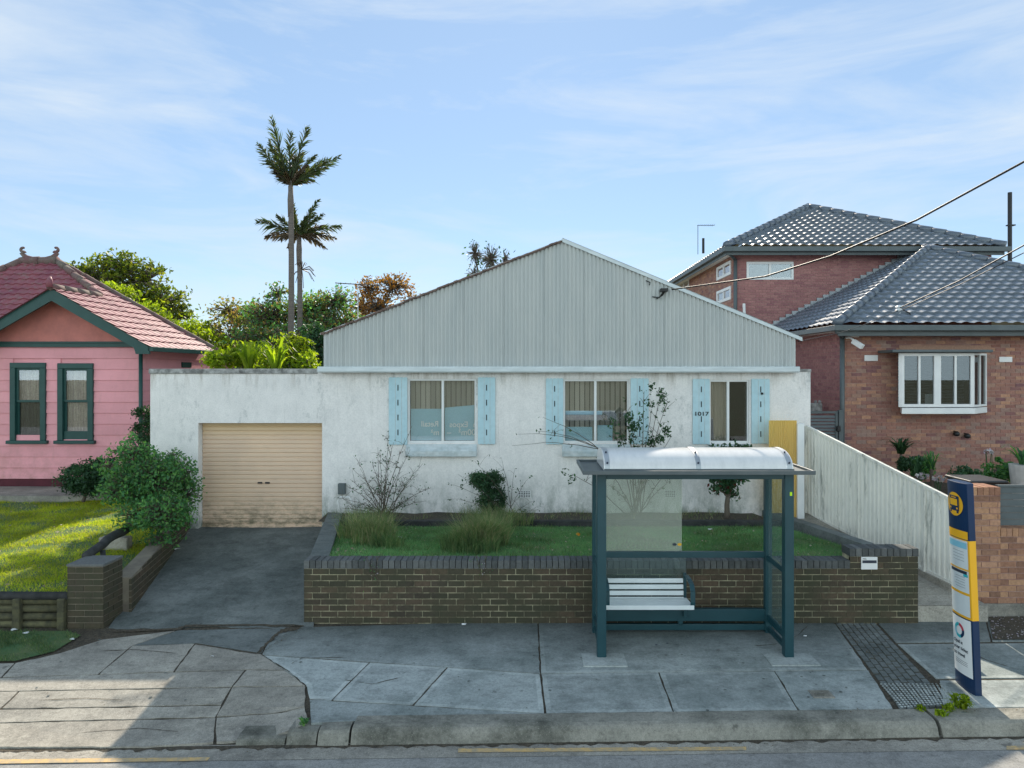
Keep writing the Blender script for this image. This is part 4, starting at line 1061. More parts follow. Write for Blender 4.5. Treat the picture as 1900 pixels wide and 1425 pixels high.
MB().add([(bay[0]+.25,YR-.01,bay[2]),(bay[0]-.01,ya-.03,bay[2]),(xe+.01,ya-.03,bay[2]),(bay[1]+.02,YR-.01,bay[2]),(bay[0]+.25,YR-.01,bz0-.02),(bay[0]-.01,ya-.03,bz0-.02),(xe+.01,ya-.03,bz0-.02),(bay[1]+.02,YR-.01,bz0-.02)], [(0,3,2,1),(4,5,6,7),(0,1,5,4),(1,2,6,5),(2,3,7,6),(3,0,4,7)]).build('sill', 'white', wf, bevel=.01)
MB().box(bay[0]+.06, xe-.06, ya+.03, ya+.034, bz0+.06, bz1-.06).add([(xe+.03,ya+.05,bz0+.05),(bay[1]-.03,YR-.02,bz0+.05),(bay[1]-.03,YR-.02,bz1-.05),(xe+.03,ya+.05,bz1-.05)], [(0,1,2,3)]).build('pane', 'glass_dark', wf)
M['blindgrey'] = M_noisy('grey_blind', (.15,.18,.19), (.10,.125,.135), 2, .8, stretch=(.5,1,12))
g = MB(); z = bz0+.05
while z < bz1-.08: g.box(bay[0]+.06, xe-.06, YR-.25, YR-.247, z, z+.055, rot=Euler((.6,0,0)).to_matrix()); z += .07
g.build('blind', 'blindgrey', wf); MB().box(bay[0]+.32, bay[1]-.1, YR-.04, YR-.02, bz0, bz1).build('room_backing', 'dark', wf)
MB().box(XX(1713,16.2), XX(1735,16.2), 16.1, 16.13, bz0+.05, bz0+.30).build('notice', 'white', wf)
g = MB(); g.box(XX(1655,15.85), XX(1842,15.85), 15.82, YR-.01, bz1+.01, bz1+.075); g.build('hood', 'gutter', bh, bevel=.015)
MB().box(rx(1668), rx(1838), YR-.02, YR-.01, bz1+.08, bz1+.2).build('lintel', 'brick_red', bh)
for a, b, c, d in ((1603,1628,659,670), (1853,1877,662,672)):
    MB().box(rx(a), rx(b), YR-.035, YR-.007, rz(d), rz(c)).build('air_vent', 'white', bh, bevel=.01)
cm = MB(); cm.bar((rx(1570), YR-.35, 4.33), (rx(1580), YR-.55, 4.18), .11, .11); cm.tube([(rx(1566),YR-.01,4.42),(rx(1568),YR-.25,4.42),(rx(1570),YR-.35,4.36)], .03, 8)
tag(cm.build('security_camera', 'white', None, bevel=.015), 'white bullet camera under the eave at the corner of the red brick house', 'camera')
al = thing('sensor_light', 'small white square box with round dark lens under the brick house eave', 'light', (rx(1583), YR, 4.45))
MB().box(rx(1576), rx(1591), YR-.1, YR-.008, rz(626), rz(617)).build('housing', 'white', al, bevel=.01); MB().lathe((rx(1586), YR-.11, rz(621.5)), [(.03,-.0),(.035,.01),(.02,.02)], 10).build('lens', 'lens', al)
mt = MB().box(rx(1521), rx(1550), 17.2, 17.4, ZZ(768,17.2), ZZ(748,17.2)).box(rx(1536), rx(1540), 17.2, 17.3, ZZ(748,17.2), ZZ(743,17.2)).box(rx(1544), rx(1548), 17.2, 17.3, ZZ(748,17.2), ZZ(743,17.2))
tag(mt.build('meter_cabinet', 'oldcap', None, bevel=.02), 'grey meter cabinet showing above the dark louvred gate', 'cabinet')
gt = thing('louvre_gate', 'charcoal louvred side gate between the white house and the red brick house', 'gate', (6.9, 16.3, .9))
a, b = XX(1500,16.2), XX(1560,16.2); t = ZZ(763,16.2); g = MB()
for k in range(22): g.box(a+.05, b-.12, 16.2, 16.215, t-.1-k*.078-.06, t-.1-k*.078, rot=Euler((-.35,0,0)).to_matrix())
g.build('louvre', 'gutter', gt); g = MB(); g.box(a, b-.07, 16.18, 16.24, t-.05, t); g.box(a, a+.05, 16.18, 16.24, .9, t-.05); g.box(b-.13, b-.07, 16.18, 16.24, .9, t-.05); g.box(b-.06, b+.04, 16.15, 16.25, .9, t+.03); g.build('frame', 'gutter', gt)
MB().box(b-.12, b-.04, 16.1, 16.18, ZZ(800,16.2), ZZ(790,16.2)).build('lock', 'black', gt, bevel=.01)
for px, py in ((1770,804),(1790,808)):
    q = MB(); q.lathe((rx(px), YR-.1, rz(py)-.06), [(.03,0),(.065,.02),(.07,.08),(.03,.12)], 12); q.tube([(rx(px),YR-.1,rz(py)+.03),(rx(px),YR-.0,rz(py)+.05)], .02, 6)
    tag(q.build('wall_tap', 'black', None, smooth=True), 'round black wall fitting below the bay window, %s one' % ('left' if px == 1770 else 'right'), 'tap', 'black wall fittings under the bay window')

# ================================================================= TWO-STOREY REAR BUILDING
ts = thing('brick_two_storey', 'two-storey brick building with grey tiled pyramid roof rising behind the bungalow', 'house', (10.7, 22, .5))
YT = 22.0; tx = lambda p: XX(p, YT); tz = lambda p: ZZ(p, YT); X0, X1 = 6.68, 15.0
fwn = (tx(1385), tx(1472), tz(519), tz(486))
MB().box(X0+.004, X1, YT+.004, YT+.2, .5, 7.45).box(X0+.004, X0+.2, YT+.2, 33.5, .5, 7.45).box(X1-.2, X1, YT+.2, 33.5, .5, 7.45).build('mortar_core', 'mortar_red', ts)
g = MB(); bricks(g, (X0,YT,0), (1,0,0), (0,-1,0), X1-X0, 3.6, 7.45, holes=[(fwn[0]-X0, fwn[1]-X0, fwn[2], fwn[3])]); g.build('brickwork', 'brick_side', ts)
sw = []
for a, b, c, d in ((1331,1357,490,515), (1331,1357,536,560), (1259,1279,518,538)):
    ya_, yb_ = X0*F/(b-CX), X0*F/(a-CX); ym = (ya_+yb_)/2; sw.append((ya_, yb_, ZZ(d,ym), ZZ(c,ym)))
g = MB(); bricks(g, (X0,YT,0), (0,1,0), (-1,0,0), 11.5, 3.6, 7.45, holes=[(s[0]-YT, s[1]-YT, s[2], s[3]) for s in sw]); g.build('side_brickwork', 'brick_red', ts)
f = rectframe(MB(), (fwn[0],YT-.03,0), (fwn[1],YT-.03,0), fwn[2], fwn[3], .07, .06, ((.5,.07),)).build('window', 'white', ts)
MB().box(fwn[0]+.06, fwn[1]-.06, YT-.004, YT+.0, fwn[2]+.06, fwn[3]-.06).build('pane', 'glass', f); MB().box(fwn[0]+.01, fwn[1]-.01, YT+.001, YT+.003, fwn[2]+.01, fwn[3]-.01).build('blind', 'blindgrey', f)
for s in sw:
    g = MB(); t = .09
    for y0, y1, z0, z1 in ((s[0],s[1],s[3]-t,s[3]),(s[0],s[1],s[2],s[2]+t),(s[0],s[0]+t,s[2]+t,s[3]-t),(s[1]-t,s[1],s[2]+t,s[3]-t),((s[0]+s[1])/2-.04,(s[0]+s[1])/2+.04,s[2]+t,s[3]-t)): g.box(X0-.035, X0+.02, y0, y1, z0, z1)
    f = g.build('window', 'white', ts); MB().box(X0-.003, X0+.001, s[0]+t, s[1]-t, s[2]+t, s[3]-t).build('pane', 'glass', f)
E0, E1 = Vector((6.31,21.5,7.54)), Vector((15.1,21.5,7.54)); A2 = Vector((10.705,25.9,9.83)); A3 = Vector((10.705,29.6,9.83))
g = MB(); tiles(g, [tuple(E0), tuple(E1), tuple(A2)], (1,0,0), amp=.036, step=.06, su=6)
tiles(g, [tuple(E0), tuple(A2), tuple(A3), (6.31,34,7.54)], (0,1,0), amp=.036, step=.06); g.add([tuple(E1), (15.1,34,7.54), tuple(A3), tuple(A2)], [(0,1,2,3)]); g.add([(6.31,34,7.54), tuple(A3), (15.1,34,7.54)], [(0,1,2)]); g.build('roof', 'tile_grey', ts, fix=False)
g = MB(); u = Vector((0,0,.05)); ridge(g, E0+u, A2+u, .13, .42); ridge(g, E1+u, A2+u, .13, .42); ridge(g, A2+u, A3+u, .13, .42); g.build('ridge_cap', 'tile_ridgegrey', ts, smooth=True)
g = MB(); g.box(6.2, 15.2, 21.36, 21.49, 7.38, 7.53); g.box(6.19, 6.30, 21.49, 34, 7.38, 7.53); g.box(6.33, 15.08, 21.5, 21.53, 7.28, 7.46); g.box(6.31, 6.34, 21.53, 34, 7.28, 7.46); g.build('gutter', 'gutter', ts, bevel=.01)
g = MB(); g.box(6.35, X0, YT, 33.5, 7.37, 7.40); g.box(6.35, 15.05, 21.54, YT-.01, 7.37, 7.40); g.build('soffit', 'white', ts)
g = MB(); g.tube([(X0+.05,YT-.06,7.2),(X0+.05,YT-.06,4)], .06, 8); g.tube([(6.4,21.6,7.36),(X0+.05,YT-.06,7.2)], .05, 8); g.build('downpipe', 'gutter', ts, smooth=True)
MB().tube([(tx(1376),YT-.3,tz(588)),(tx(1375),YT-.3,tz(565))], .045, 8).build('vent_pipe', 'white', ts)
MB().box(14.45, 15.0, YT-.12, YT-.01, 6.95, 7.2).build('floodlight', 'white', ts, bevel=.02)

# ================================================================= AERIALS, POLE, CABLES
def aerial(label, px, py0, py1, Y, w, bx0, bx1, byl, byr, mat='wire', r=.011):
    a = thing('tv_aerial', label, 'aerial', (XX(px,Y), Y, ZZ(py1,Y)))
    MB().tube([(XX(px,Y),Y,ZZ(py1,Y)),(XX(px,Y),Y,ZZ(py0,Y))], r, 6).build('mast', mat, a)
    p, q = Vector((XX(bx0,Y),Y,ZZ(byl,Y))), Vector((XX(bx1,Y),Y,ZZ(byr,Y))); g = MB(); g.tube([p,q], r, 6)
    for k in range(9):
        c = p.lerp(q, .05+k/9); l = w*(.5+.5*k/9); g.tube([c-Vector((0,l,0)), c+Vector((0,l,0))], r*.35, 5)
    g.build('boom', 'wire', a)
aerial('television aerial with long boom rising behind the left slope of the corrugated gable', 664, 527, 640, 15.5, .3, 622, 705, 525, 530, 'galv')
aerial('small television aerial on the left side of the two-storey roof', 1295, 418, 472, 26, .25, 1294, 1326, 418, 418)
tag(MB().tube([(XX(1305,27),27,ZZ(442,27)),(XX(1305,27),27,ZZ(470,27))], .05, 8).build('flue_pipe', 'wire', None), 'short dark flue beside the small aerial on the two-storey roof', 'flue')
pp = MB(); pp.tube([(XX(1874,24),24,.4),(XX(1874,24),24,ZZ(357,24))], .07, 10); pp.box(XX(1874,24)-.1, XX(1874,24)+.16, 23.93, 24.07, ZZ(418,24)-.02, ZZ(418,24)+.02)
tag(pp.build('steel_pole', 'wire', None), 'tall dark steel pole standing behind the grey roofs at the right', 'pole')
def cable(pts, r, label):
    pts = [Vector(p) for p in pts]; out = []
    for a, b in zip(pts, pts[1:]):
        for k in range(8): out.append(a.lerp(b, k/8))
    out.append(pts[-1]); return tag(MB().tube(out, r, 6).build('overhead_cable', 'wire', None, smooth=True), label, 'cable')
cable([(2.75,12.86,hz(540)),(3.88,11.08,5.148),(4.50,10.1,5.31),(5.17,9.04,5.61),(5.83,8.0,6.06),(6.9,6.3,6.95),(9.5,2.2,9.3)], .014, 'thick twisted service cable running up from the corrugated gable to the upper right')
ins = thing('roof_service_point', 'pale insulator post on the grey tiles of the bungalow roof', 'insulator', (rx(1668), 16.65, 5.0))
g = MB(); ix, iz = XX(1668,16.6), ZZ(572,16.6); g.tube([(ix,16.6,iz-.35),(ix,16.6,iz)], [.08,.05], 8); g.lathe((ix,16.6,iz-.05), [(.09,0),(.05,.04),(.09,.08),(.04,.12)], 10); g.build('post', 'white', ins)
g = MB(); g.tube([(ix,16.6,iz),(ix+.2,16.5,iz-.12),(ix+.26,16.5,iz-.25),(ix+.15,16.55,iz-.38),(ix+.02,16.6,iz-.3)], .015, 6); g.build('cable_loop', 'wire', ins)
cable([(ix,16.6,iz),(XX(1780,14.5),14.5,ZZ(521,14.5)),(XX(1900,12.3),12.3,ZZ(455,12.3)),(9.0,8,7.6),(9.6,2,10.2)], .014, 'service cable rising from the bungalow roof insulator towards the right edge')
cable([(ix+.1,16.6,iz-.03),(XX(1785,14.5),14.5,ZZ(526,14.5)),(XX(1900,12.3),12.3,ZZ(469,12.3)),(9.2,8,7.4),(9.8,2,9.9)], .009, 'thinner lower one of the two cables rising from the bungalow roof insulator')
cable([(ix,16.6,iz-.05),(XX(1600,15.2),15.2,ZZ(604,15.2)),(XX(1560,14.5),14.5,ZZ(617,14.5)),(5.2,13.05,hz(634))], .007, 'thin wire sagging from the roof insulator down to the end of the corrugated gable')

# ================================================================= BUS SHELTER
YS, YB = 8.6, 9.38
sx0, sx1 = .90, 3.375
sh = thing('bus_shelter', 'dark teal framed bus shelter with glass walls and white barrel canopy', 'bus shelter', (2.1, 9, 0))
def post(x, y, w, z1=2.33): return MB().box(x-w/2, x+w/2, y-w/2, y+w/2, zf(x,y)-.01, z1).build('post', 'teal', sh, bevel=.008)
pxs = (sx0+.055, sx1-.055)
post(pxs[0], YS+.055, .115); post(pxs[1], YS+.055, .115); post(pxs[0], YB, .09); post(pxs[1], YB, .09)
g = MB(); g.box(pxs[0]+.058, pxs[1]-.058, YS+.01, YS+.10, 2.245, 2.33); g.box(pxs[0]+.046, pxs[1]-.046, YB-.04, YB+.04, 2.25, 2.33)
for x in pxs: g.box(x-.04, x+.04, YS+.114, YB-.046, 2.25, 2.33)
g.build('top_beam', 'teal', sh, bevel=.006)
g = MB(); g.box(pxs[0]+.046, pxs[1]-.046, YB-.03, YB+.03, ZZ(1034,YB), ZZ(1023,YB)); g.build('mid_rail', 'teal', sh, bevel=.005)
g = MB(); g.box(pxs[0]+.046, pxs[1]-.046, YB-.04, YB+.04, ZZ(1151,YB), ZZ(1129,YB)); g.box(pxs[0]+.046, pxs[1]-.046, YB-.03, YB+.03, ZZ(1168,YB), ZZ(1157,YB)); g.build('bottom_rail', 'teal', sh, bevel=.005)
for x in pxs:
    g = MB(); g.box(x-.025, x+.025, YS+.114, YB-.046, 1.02, 1.09); g.build('side_rail', 'teal', sh, bevel=.005)
    g = MB(); g.box(x-.025, x+.025, YS+.114, YB-.046, .19, .28); g.box(x-.025, x+.025, YS+.114, YB-.046, .06, .12); g.build('side_rail', 'teal', sh, bevel=.005)
    MB().box(x-.004, x+.004, YS+.12, YB-.05, 1.095, 2.245).build('glass_panel', 'pglass', sh); MB().box(x-.004, x+.004, YS+.12, YB-.05, .285, 1.015).build('glass_panel', 'pglass', sh)
xm = XX(1265, YB)
MB().box(pxs[0]+.05, xm, YB-.005, YB+.003, ZZ(1022,YB), 2.25).build('glass_panel', 'pglass_haze', sh)
MB().box(pxs[0]+.05, xm+.06, YB-.005, YB+.003, ZZ(1129,YB), ZZ(1035,YB)).build('glass_panel', 'pglass', sh)
MB().box(XX(1262,YB)-.03, XX(1262,YB)+.03, YB-.03, YB+.03, .13, ZZ(1128,YB)).build('stub_post', 'teal', sh)
g = MB(); x0_, x1_, y0_, y1_ = .70, 3.56, 8.38, 9.48; g.box(x0_+.03, x1_-.03, y0_+.03, y1_-.03, 2.335, 2.355)
g.box(x0_, x1_, y0_, y0_+.03, 2.335, 2.385); g.box(x0_, x1_, y1_-.03, y1_, 2.335, 2.385); g.box(x0_, x0_+.03, y0_+.03, y1_-.03, 2.335, 2.385); g.box(x1_-.03, x1_, y0_+.03, y1_-.03, 2.335, 2.385)
g.build('roof_tray', 'gutter', sh, bevel=.004)
g = MB(); cx0, cx1, cy0, cy1 = .97, 3.33, 8.50, 9.36; n = 20; m = 12; vs = []
def arc(x, i, lift=0.):
    a = math.pi*i/n; return (x, (cy0+cy1)/2-math.cos(a)*(cy1-cy0)/2, 2.372+(.235+lift)*math.sin(a)**.85)
for j in range(m+1):
    for i in range(n+1): vs.append(arc(cx0+(cx1-cx0)*j/m, i))
g.add(vs, [(j*(n+1)+i, j*(n+1)+i+1, (j+1)*(n+1)+i+1, (j+1)*(n+1)+i) for j in range(m) for i in range(n)])
for j in (0, m): g.add([arc(cx0+(cx1-cx0)*j/m, i) for i in range(n+1)], [tuple(range(n+1))])
can = g.build('canopy', 'polyc', sh, smooth=True)
mod = can.modifiers.new('es', 'EDGE_SPLIT'); mod.split_angle = R(50)
for x in (cx0+.045, (cx0+cx1)/2, cx1-.045):
    g = MB(); vs = []
    for i in range(n+1): vs += [arc(x-.03, i, .006), arc(x+.03, i, .006)]
    g.add(vs, [(2*i,2*i+2,2*i+3,2*i+1) for i in range(n)]); s_ = g.build('strap', 'galv', can, smooth=True)
    for i in (2, 6): p = arc(x, i, .01); MB().tube([(p[0],p[1],p[2]-.005),(p[0],p[1]-.01,p[2]+.01)], .012, 6).build('bolt', 'ink', s_)
MB().box(cx0, cx1, cy0-.03, cy0-.003, 2.357, 2.392).build('canopy_rail', 'gutter', sh)
MB().box(sx1-.052, sx1-.024, YS-.004, YS-.001, ZZ(920,YS), ZZ(913,YS)).build('sticker', M_noisy('lime_sticker', (.5,.8,.02), (.5,.8,.02), 1), sh)
stk = MB(); cx_, cz_ = XX(1256,YB), ZZ(1010,YB)
for s in (-1, 1): stk.lathe((0,0,0), [(.026,0),(.026,.003)], 12)
stk = MB()
for s, mm in ((-1,0),(1,1)):
    a = [(cx_+s*.034+.028*math.cos(t*math.pi/6), YB-.012, cz_+.018*math.sin(t*math.pi/6)) for t in range(12)]; stk.prism(a, (0,.004,0), mm)
stk.build('sticker', ['ink','signyellow'], sh)
for i, (x, w, d) in enumerate(((pxs[0]+.02,.27,.33),(pxs[1]+.0,.30,.30))):
    y = YS+.0; o = MB(); o.box(x-w, x+w, y-d*.75, y+d*.75, -.05, zf(x,y)+.006); struct(o.build('footing_pad', 'concedge'))
# bench
bn = thing('bench', 'slatted white metal bench with teal arms inside the shelter', 'bench', (1.6, 9.1, 0))
bx0, bx1 = 1.03, 2.13; st = MB()
for k, py in enumerate((1078,1089,1100,1111)):
    z = ZZ(py, 9.24); yy = 9.26-.012*k; MB().box(bx0 if k else bx0, bx1, yy-.012, yy+.012, z-.03, z+.03).build('back_slat', 'slat', bn, bevel=.006)
for k in range(3): MB().box(bx0-.0, bx1+.04, 8.86+k*.125, 8.86+k*.125+.105, .535-.006*k, .565-.006*k).build('seat_slat', 'slat', bn, bevel=.008)
MB().box(bx0, bx1+.05, 8.845, 8.86, .515, .572).build('front_edge', 'slat', bn, bevel=.004)
for x in (bx0+.025, bx1+.035):
    g = MB(); pts = [(x,9.30,.83),(x,9.22,.85),(x,9.05,.845),(x,8.92,.82),(x,8.86,.75),(x,8.855,.62),(x,8.87,.53)]
    for a, b in zip(pts, pts[1:]): g.bar(a, b, .06, .02, up=(0,1,0) if abs(a[2]-b[2]) > abs(a[1]-b[1]) else (0,0,1))
    g.box(x-.025, x+.025, 8.9, 9.33, .505, .53); g.box(x-.02, x+.02, 9.29, 9.33, .26, .86); g.build('arm_frame', 'teal', bn, bevel=.004)

# ================================================================= BUS STOP PYLON
py_ = thing('bus_stop_pylon', 'leaning navy and yellow bus stop pylon with timetables', 'sign', (5.09, 7.85, zf(5.09,7.85)-.01))
ym = 7.84; hw = .175
def xf(y): return 5.045-.025*(1-((y-ym)/hw)**2)
def plan(): 
    n = 10; L = [(xf(ym-hw+2*hw*i/n), ym-hw+2*hw*i/n) for i in range(n+1)]; return L+[(10.165-x, y) for x, y in reversed(L)]
def seg(name, mat, z0, z1, ex=0.):
    return MB().prism([(5.0825+(x-5.0825)*(1+ex), ym+(y-ym)*(1+ex*.3), z0) for x, y in plan()], (0,0,z1-z0)).build(name, mat, py_, bevel=.003)
H = 2.345
seg('head', 'signblue', 1.70, H); seg('body', 'signyellow', .80, 1.70); seg('base', 'signblue', -.06, .80)
def plate(name, mat, y0, y1, z0, z1, pr=.004, parent=None):
    g = MB(); n = 8; vs = []
    for i in range(n+1): y = y0+(y1-y0)*i/n; vs += [(xf(y)-pr,y,z0),(xf(y)-pr,y,z1)]
    g.add(vs, [(2*i,2*i+2,2*i+3,2*i+1) for i in range(n)])
    g.add([(v[0]+pr*.6, v[1], v[2]) for v in (vs[0],vs[1],vs[-1],vs[-2])], [(0,1,2,3)]) if 0 else None
    return g.build(name, mat, parent or py_)
ya0, ya1 = ym-hw+.02, ym+hw-.012
plate('yellow_band', 'signyellow', ym-hw+.012, ya1, 1.71, 1.80)
tp1 = plate('timetable', 'paper', ya0, ya1, 1.37, 1.69); plate('header', 'paperblue', ya0+.01, ya1-.01, 1.60, 1.67, .006, tp1)
tp2 = plate('timetable', 'paper', ya0, ya1, 1.10, 1.35); plate('header', 'ink', ya0+.02, ya1-.03, 1.31, 1.345, .006, tp2); plate('header', 'aqua', ya0+.01, ya0+.07, 1.28, 1.31, .006, tp2)
for k in range(5): plate('print_line', 'ink', ya0+.05, ya1-.12+.02*(k%2), 1.27-.03*k, 1.273-.03*k, .006, tp2)
for k in range(4): plate('print_line', 'ink', ya0+.05, ya1-.08, 1.56-.035*k, 1.563-.035*k, .006, tp1)
plate('timetable', 'paper', ya0, ya1, .83, 1.07)
po = plate('poster', 'white', ya0-.003, ya1, .14, .79, .005)
# roundel with bus
def disc(name, mat, yc, zc, r, pr, parent, r0=0., a0=0., a1=2*math.pi):
    g = MB(); n = 36; vs = []
    for i in range(n+1):
        a = a0+(a1-a0)*i/n
        for rr in (r0, r): y = yc+rr*math.cos(a); vs.append((xf(y)-pr, y, zc+rr*math.sin(a)))
    g.add(vs, [(2*i,2*i+1,2*i+3,2*i+2) for i in range(n)]); return g.build(name, mat, parent)
zc_ = 2.09; rd = disc('roundel', 'signyellow', ym+.015, zc_, .135, .006, py_)
def pb(mat, y0, y1, z0, z1, pr=.009): return plate('bus_symbol', mat, ym+.02-y1, ym+.02-y0, zc_+z0, zc_+z1, pr, rd)
pb('signblue', -.085, .085, -.075, .095); pb('signyellow', -.065, .065, -.015, .06, .012); pb('signyellow', -.045, .045, .072, .084, .012)
pb('signyellow', -.07, -.045, -.055, -.035, .012); pb('signyellow', .045, .07, -.055, -.035, .012); pb('signblue', -.075, -.045, -.1, -.076); pb('signblue', .045, .075, -.1, -.076)
for a0, a1, mm in ((.3,1.6,'aqua'),(1.6,2.9,'red'),(2.9,4.3,'signblue'),(4.3,5.4,'aqua'),(5.4,6.58,'paperblue')): disc('ring', mm, ym+.02, .635, .085, .008, po, .05, a0, a1)
for i, s in enumerate(('Opal is', 'your ticket', 'to travel')):
    text('lettering', s, .054, 'ink', po, (xf(ym)-.008, ym+.12, .485-.07*i), (0,-1,0), (0,0,1), .001, 1., .0003)
for k in range(3): plate('print_line', 'ink', ya0+.06, ya1-.04, .29-.02*k, .294-.02*k, .007, po)
py_.rotation_euler = (0, R(-2.4), R(1))

# ================================================================= VEGETATION
def B(px, py, Y, r, ry=None, rz=None): p = P(px, py, Y); return (p.x, p.y, p.z, r, ry or r, rz or r)
# green bush at the drive corner
tree('green_bush', 'large leafy green bush covering the left corner of the garage wall', (-6.35,11.9,.55),
     [B(280,890,12.0,.62,.6,.55), B(235,900,11.7,.42), B(325,880,12.2,.42), B(300,950,11.6,.55,.5,.4), B(250,845,12.0,.36), B(345,920,12.3,.32,.3,.4), B(250,955,11.6,.38,.35,.3), B(300,1000,11.5,.34,.3,.12), B(330,960,11.9,.3,.3,.3), B(212,915,11.5,.3,.3,.22), B(222,838,12,.22,.2,.16), B(245,815,12.1,.16,.15,.14), B(205,865,11.9,.25,.2,.2), B(320,845,12.3,.2,.2,.16), B(360,900,12.4,.16,.15,.14)],
     'leaf_bush', 11500, .066, .05, 150, .12, cat='bush', fork=.3)
tree('dark_shrub', 'dark rounded shrub against the pink house wall', (XX(165,15.2),15.0,.75), [B(160,885,15.0,.55,.4,.38), B(195,872,15.2,.4,.3,.35), B(140,893,15.0,.35,.3,.3), B(170,905,14.9,.6,.3,.2)], 'leaf_dark', 10000, .06, .04, 40, .16, cat='shrub', fork=.3)
tree('dark_shrub', 'dark leafy climber in the gap between the pink house and the garage', (XX(268,15.8),15.8,.7), [B(268,780,15.8,.28,.2,.45), B(270,830,15.6,.3,.2,.5)], 'leaf_dark', 3000, .06, .03, 20, .16, cat='shrub', fork=.3)
# background trees
tree('broadleaf_tree', 'dark olive broadleaf tree rising behind the pink house roof', (XX(240,29),29,.45),
     [B(160,510,29,1.2,1.2,.7), B(225,490,29,1.3,1.2,.7), B(195,540,29,1.6), B(265,520,29,1.3,1.2,.9), B(300,560,29,1.3,1.2,.9), B(330,590,29,.7,1,.9), B(255,590,29,1.8), B(320,640,29,1.3)],
     'leaf_olive', 13000, .18, .22, 120, .36)
tree('broadleaf_tree', 'bright lime tree glowing just behind the right edge of the pink roof', (XX(250,24),24,.45), [B(215,545,24,.8,.8,.45), B(270,590,24,.9,.9,.6), B(350,615,23,.9,.9,.5), B(385,640,22,.9,.9,.5)], 'leaf_lime', 7000, .12, .14, 50, .3)
tree('garden_tree', 'mixed green and brown tree at the left foot of the palms', (XX(440,24),24,.45),
     [B(420,575,24,.8,.8,.5), B(465,590,24,1.1,1,.7), B(400,620,24,.7), B(440,640,23,1.2)], 'leaf_mixed', 3800, .12, .16, 90, .27)
tree('garden_tree', 'dense green tree directly behind the two palm trunks', (XX(560,22.5),22.5,.45),
     [B(515,545,22.5,.5,.6,.4), B(500,590,22,1.1,1,.7), B(575,575,22.5,1.0,1,.7), B(620,560,22.5,.75,.8,.6), B(600,610,22,1.1,1,.8), B(640,610,22.5,.8), B(540,640,21,1.3,1,.8), B(475,650,21,1.0), B(600,660,21,1.0)], 'leaf_bush', 15000, .11, .2, 170, .27, mats2=('leaf_mixed', .45))
tree('garden_tree', 'dark bushy tree beside the left end of the corrugated gable', (XX(590,18.5),18.5,.45), [B(590,640,18.5,.45,.6,.7), B(560,670,18,.6)], 'leaf_dark', 5000, .10, .1, 40, .25)
tree('rust_tree', 'orange brown autumn tree behind the left gable slope', (XX(715,27),27,.45),
     [B(685,535,27,.7,.8,.5), B(730,530,27,.9,.8,.6), B(765,560,27,.6,.7,.5), B(700,575,27,.9), B(665,570,27,.6), B(645,620,26,.8)], 'leaf_rust', 2500, .15, .14, 110, .30)
tree('bare_tree', 'sparse thin-leaved tree poking above the middle of the gable', (XX(905,28),28,.45), [B(882,470,28,.45,.5,.7), B(910,480,28,.6,.5,.8), B(938,480,28,.4,.4,.45), B(880,510,28,.5)], 'leaf_dark', 170, .15, .11, 110, .2, fork=.8)
tree('garden_tree', 'yellow green leafy shrub above the garage parapet left of the strap leaves', (XX(420,16.5),16.5,.45), [B(405,668,16.5,.35,.4,.28), B(450,660,17,.4,.4,.35)], 'leaf_lime', 1500, .12, .06, 26, .26)
tree('garden_tree', 'yellow green leafy shrub above the garage parapet right of the strap leaves', (XX(550,16.8),16.8,.45), [B(545,645,17,.5,.4,.4), B(570,672,16.8,.35), B(510,665,17,.4)], 'leaf_lime', 2600, .10, .06, 34, .24)
sp = thing('strap_leaf_plant', 'bright yellow green strap-leaved plant showing above the garage parapet', 'plant', (XX(485,15.8),15.8,2.9))
arch_blades((XX(462,15.8),15.8,3.5), 34, 1.15, .075, .55).build('foliage', 'leaf_lime', sp, fix=False); arch_blades((XX(510,15.8),15.9,3.45), 40, 1.35, .075, .75).build('foliage', 'leaf_lime', sp, fix=False)
limb(g := MB(), (XX(485,15.8),15.85,.45), (XX(485,15.8),15.85,3.3), .12, .09, .02); g.build('trunk', 'trunk', sp)
sp.location = (XX(485,15.8),15.8,2.9)

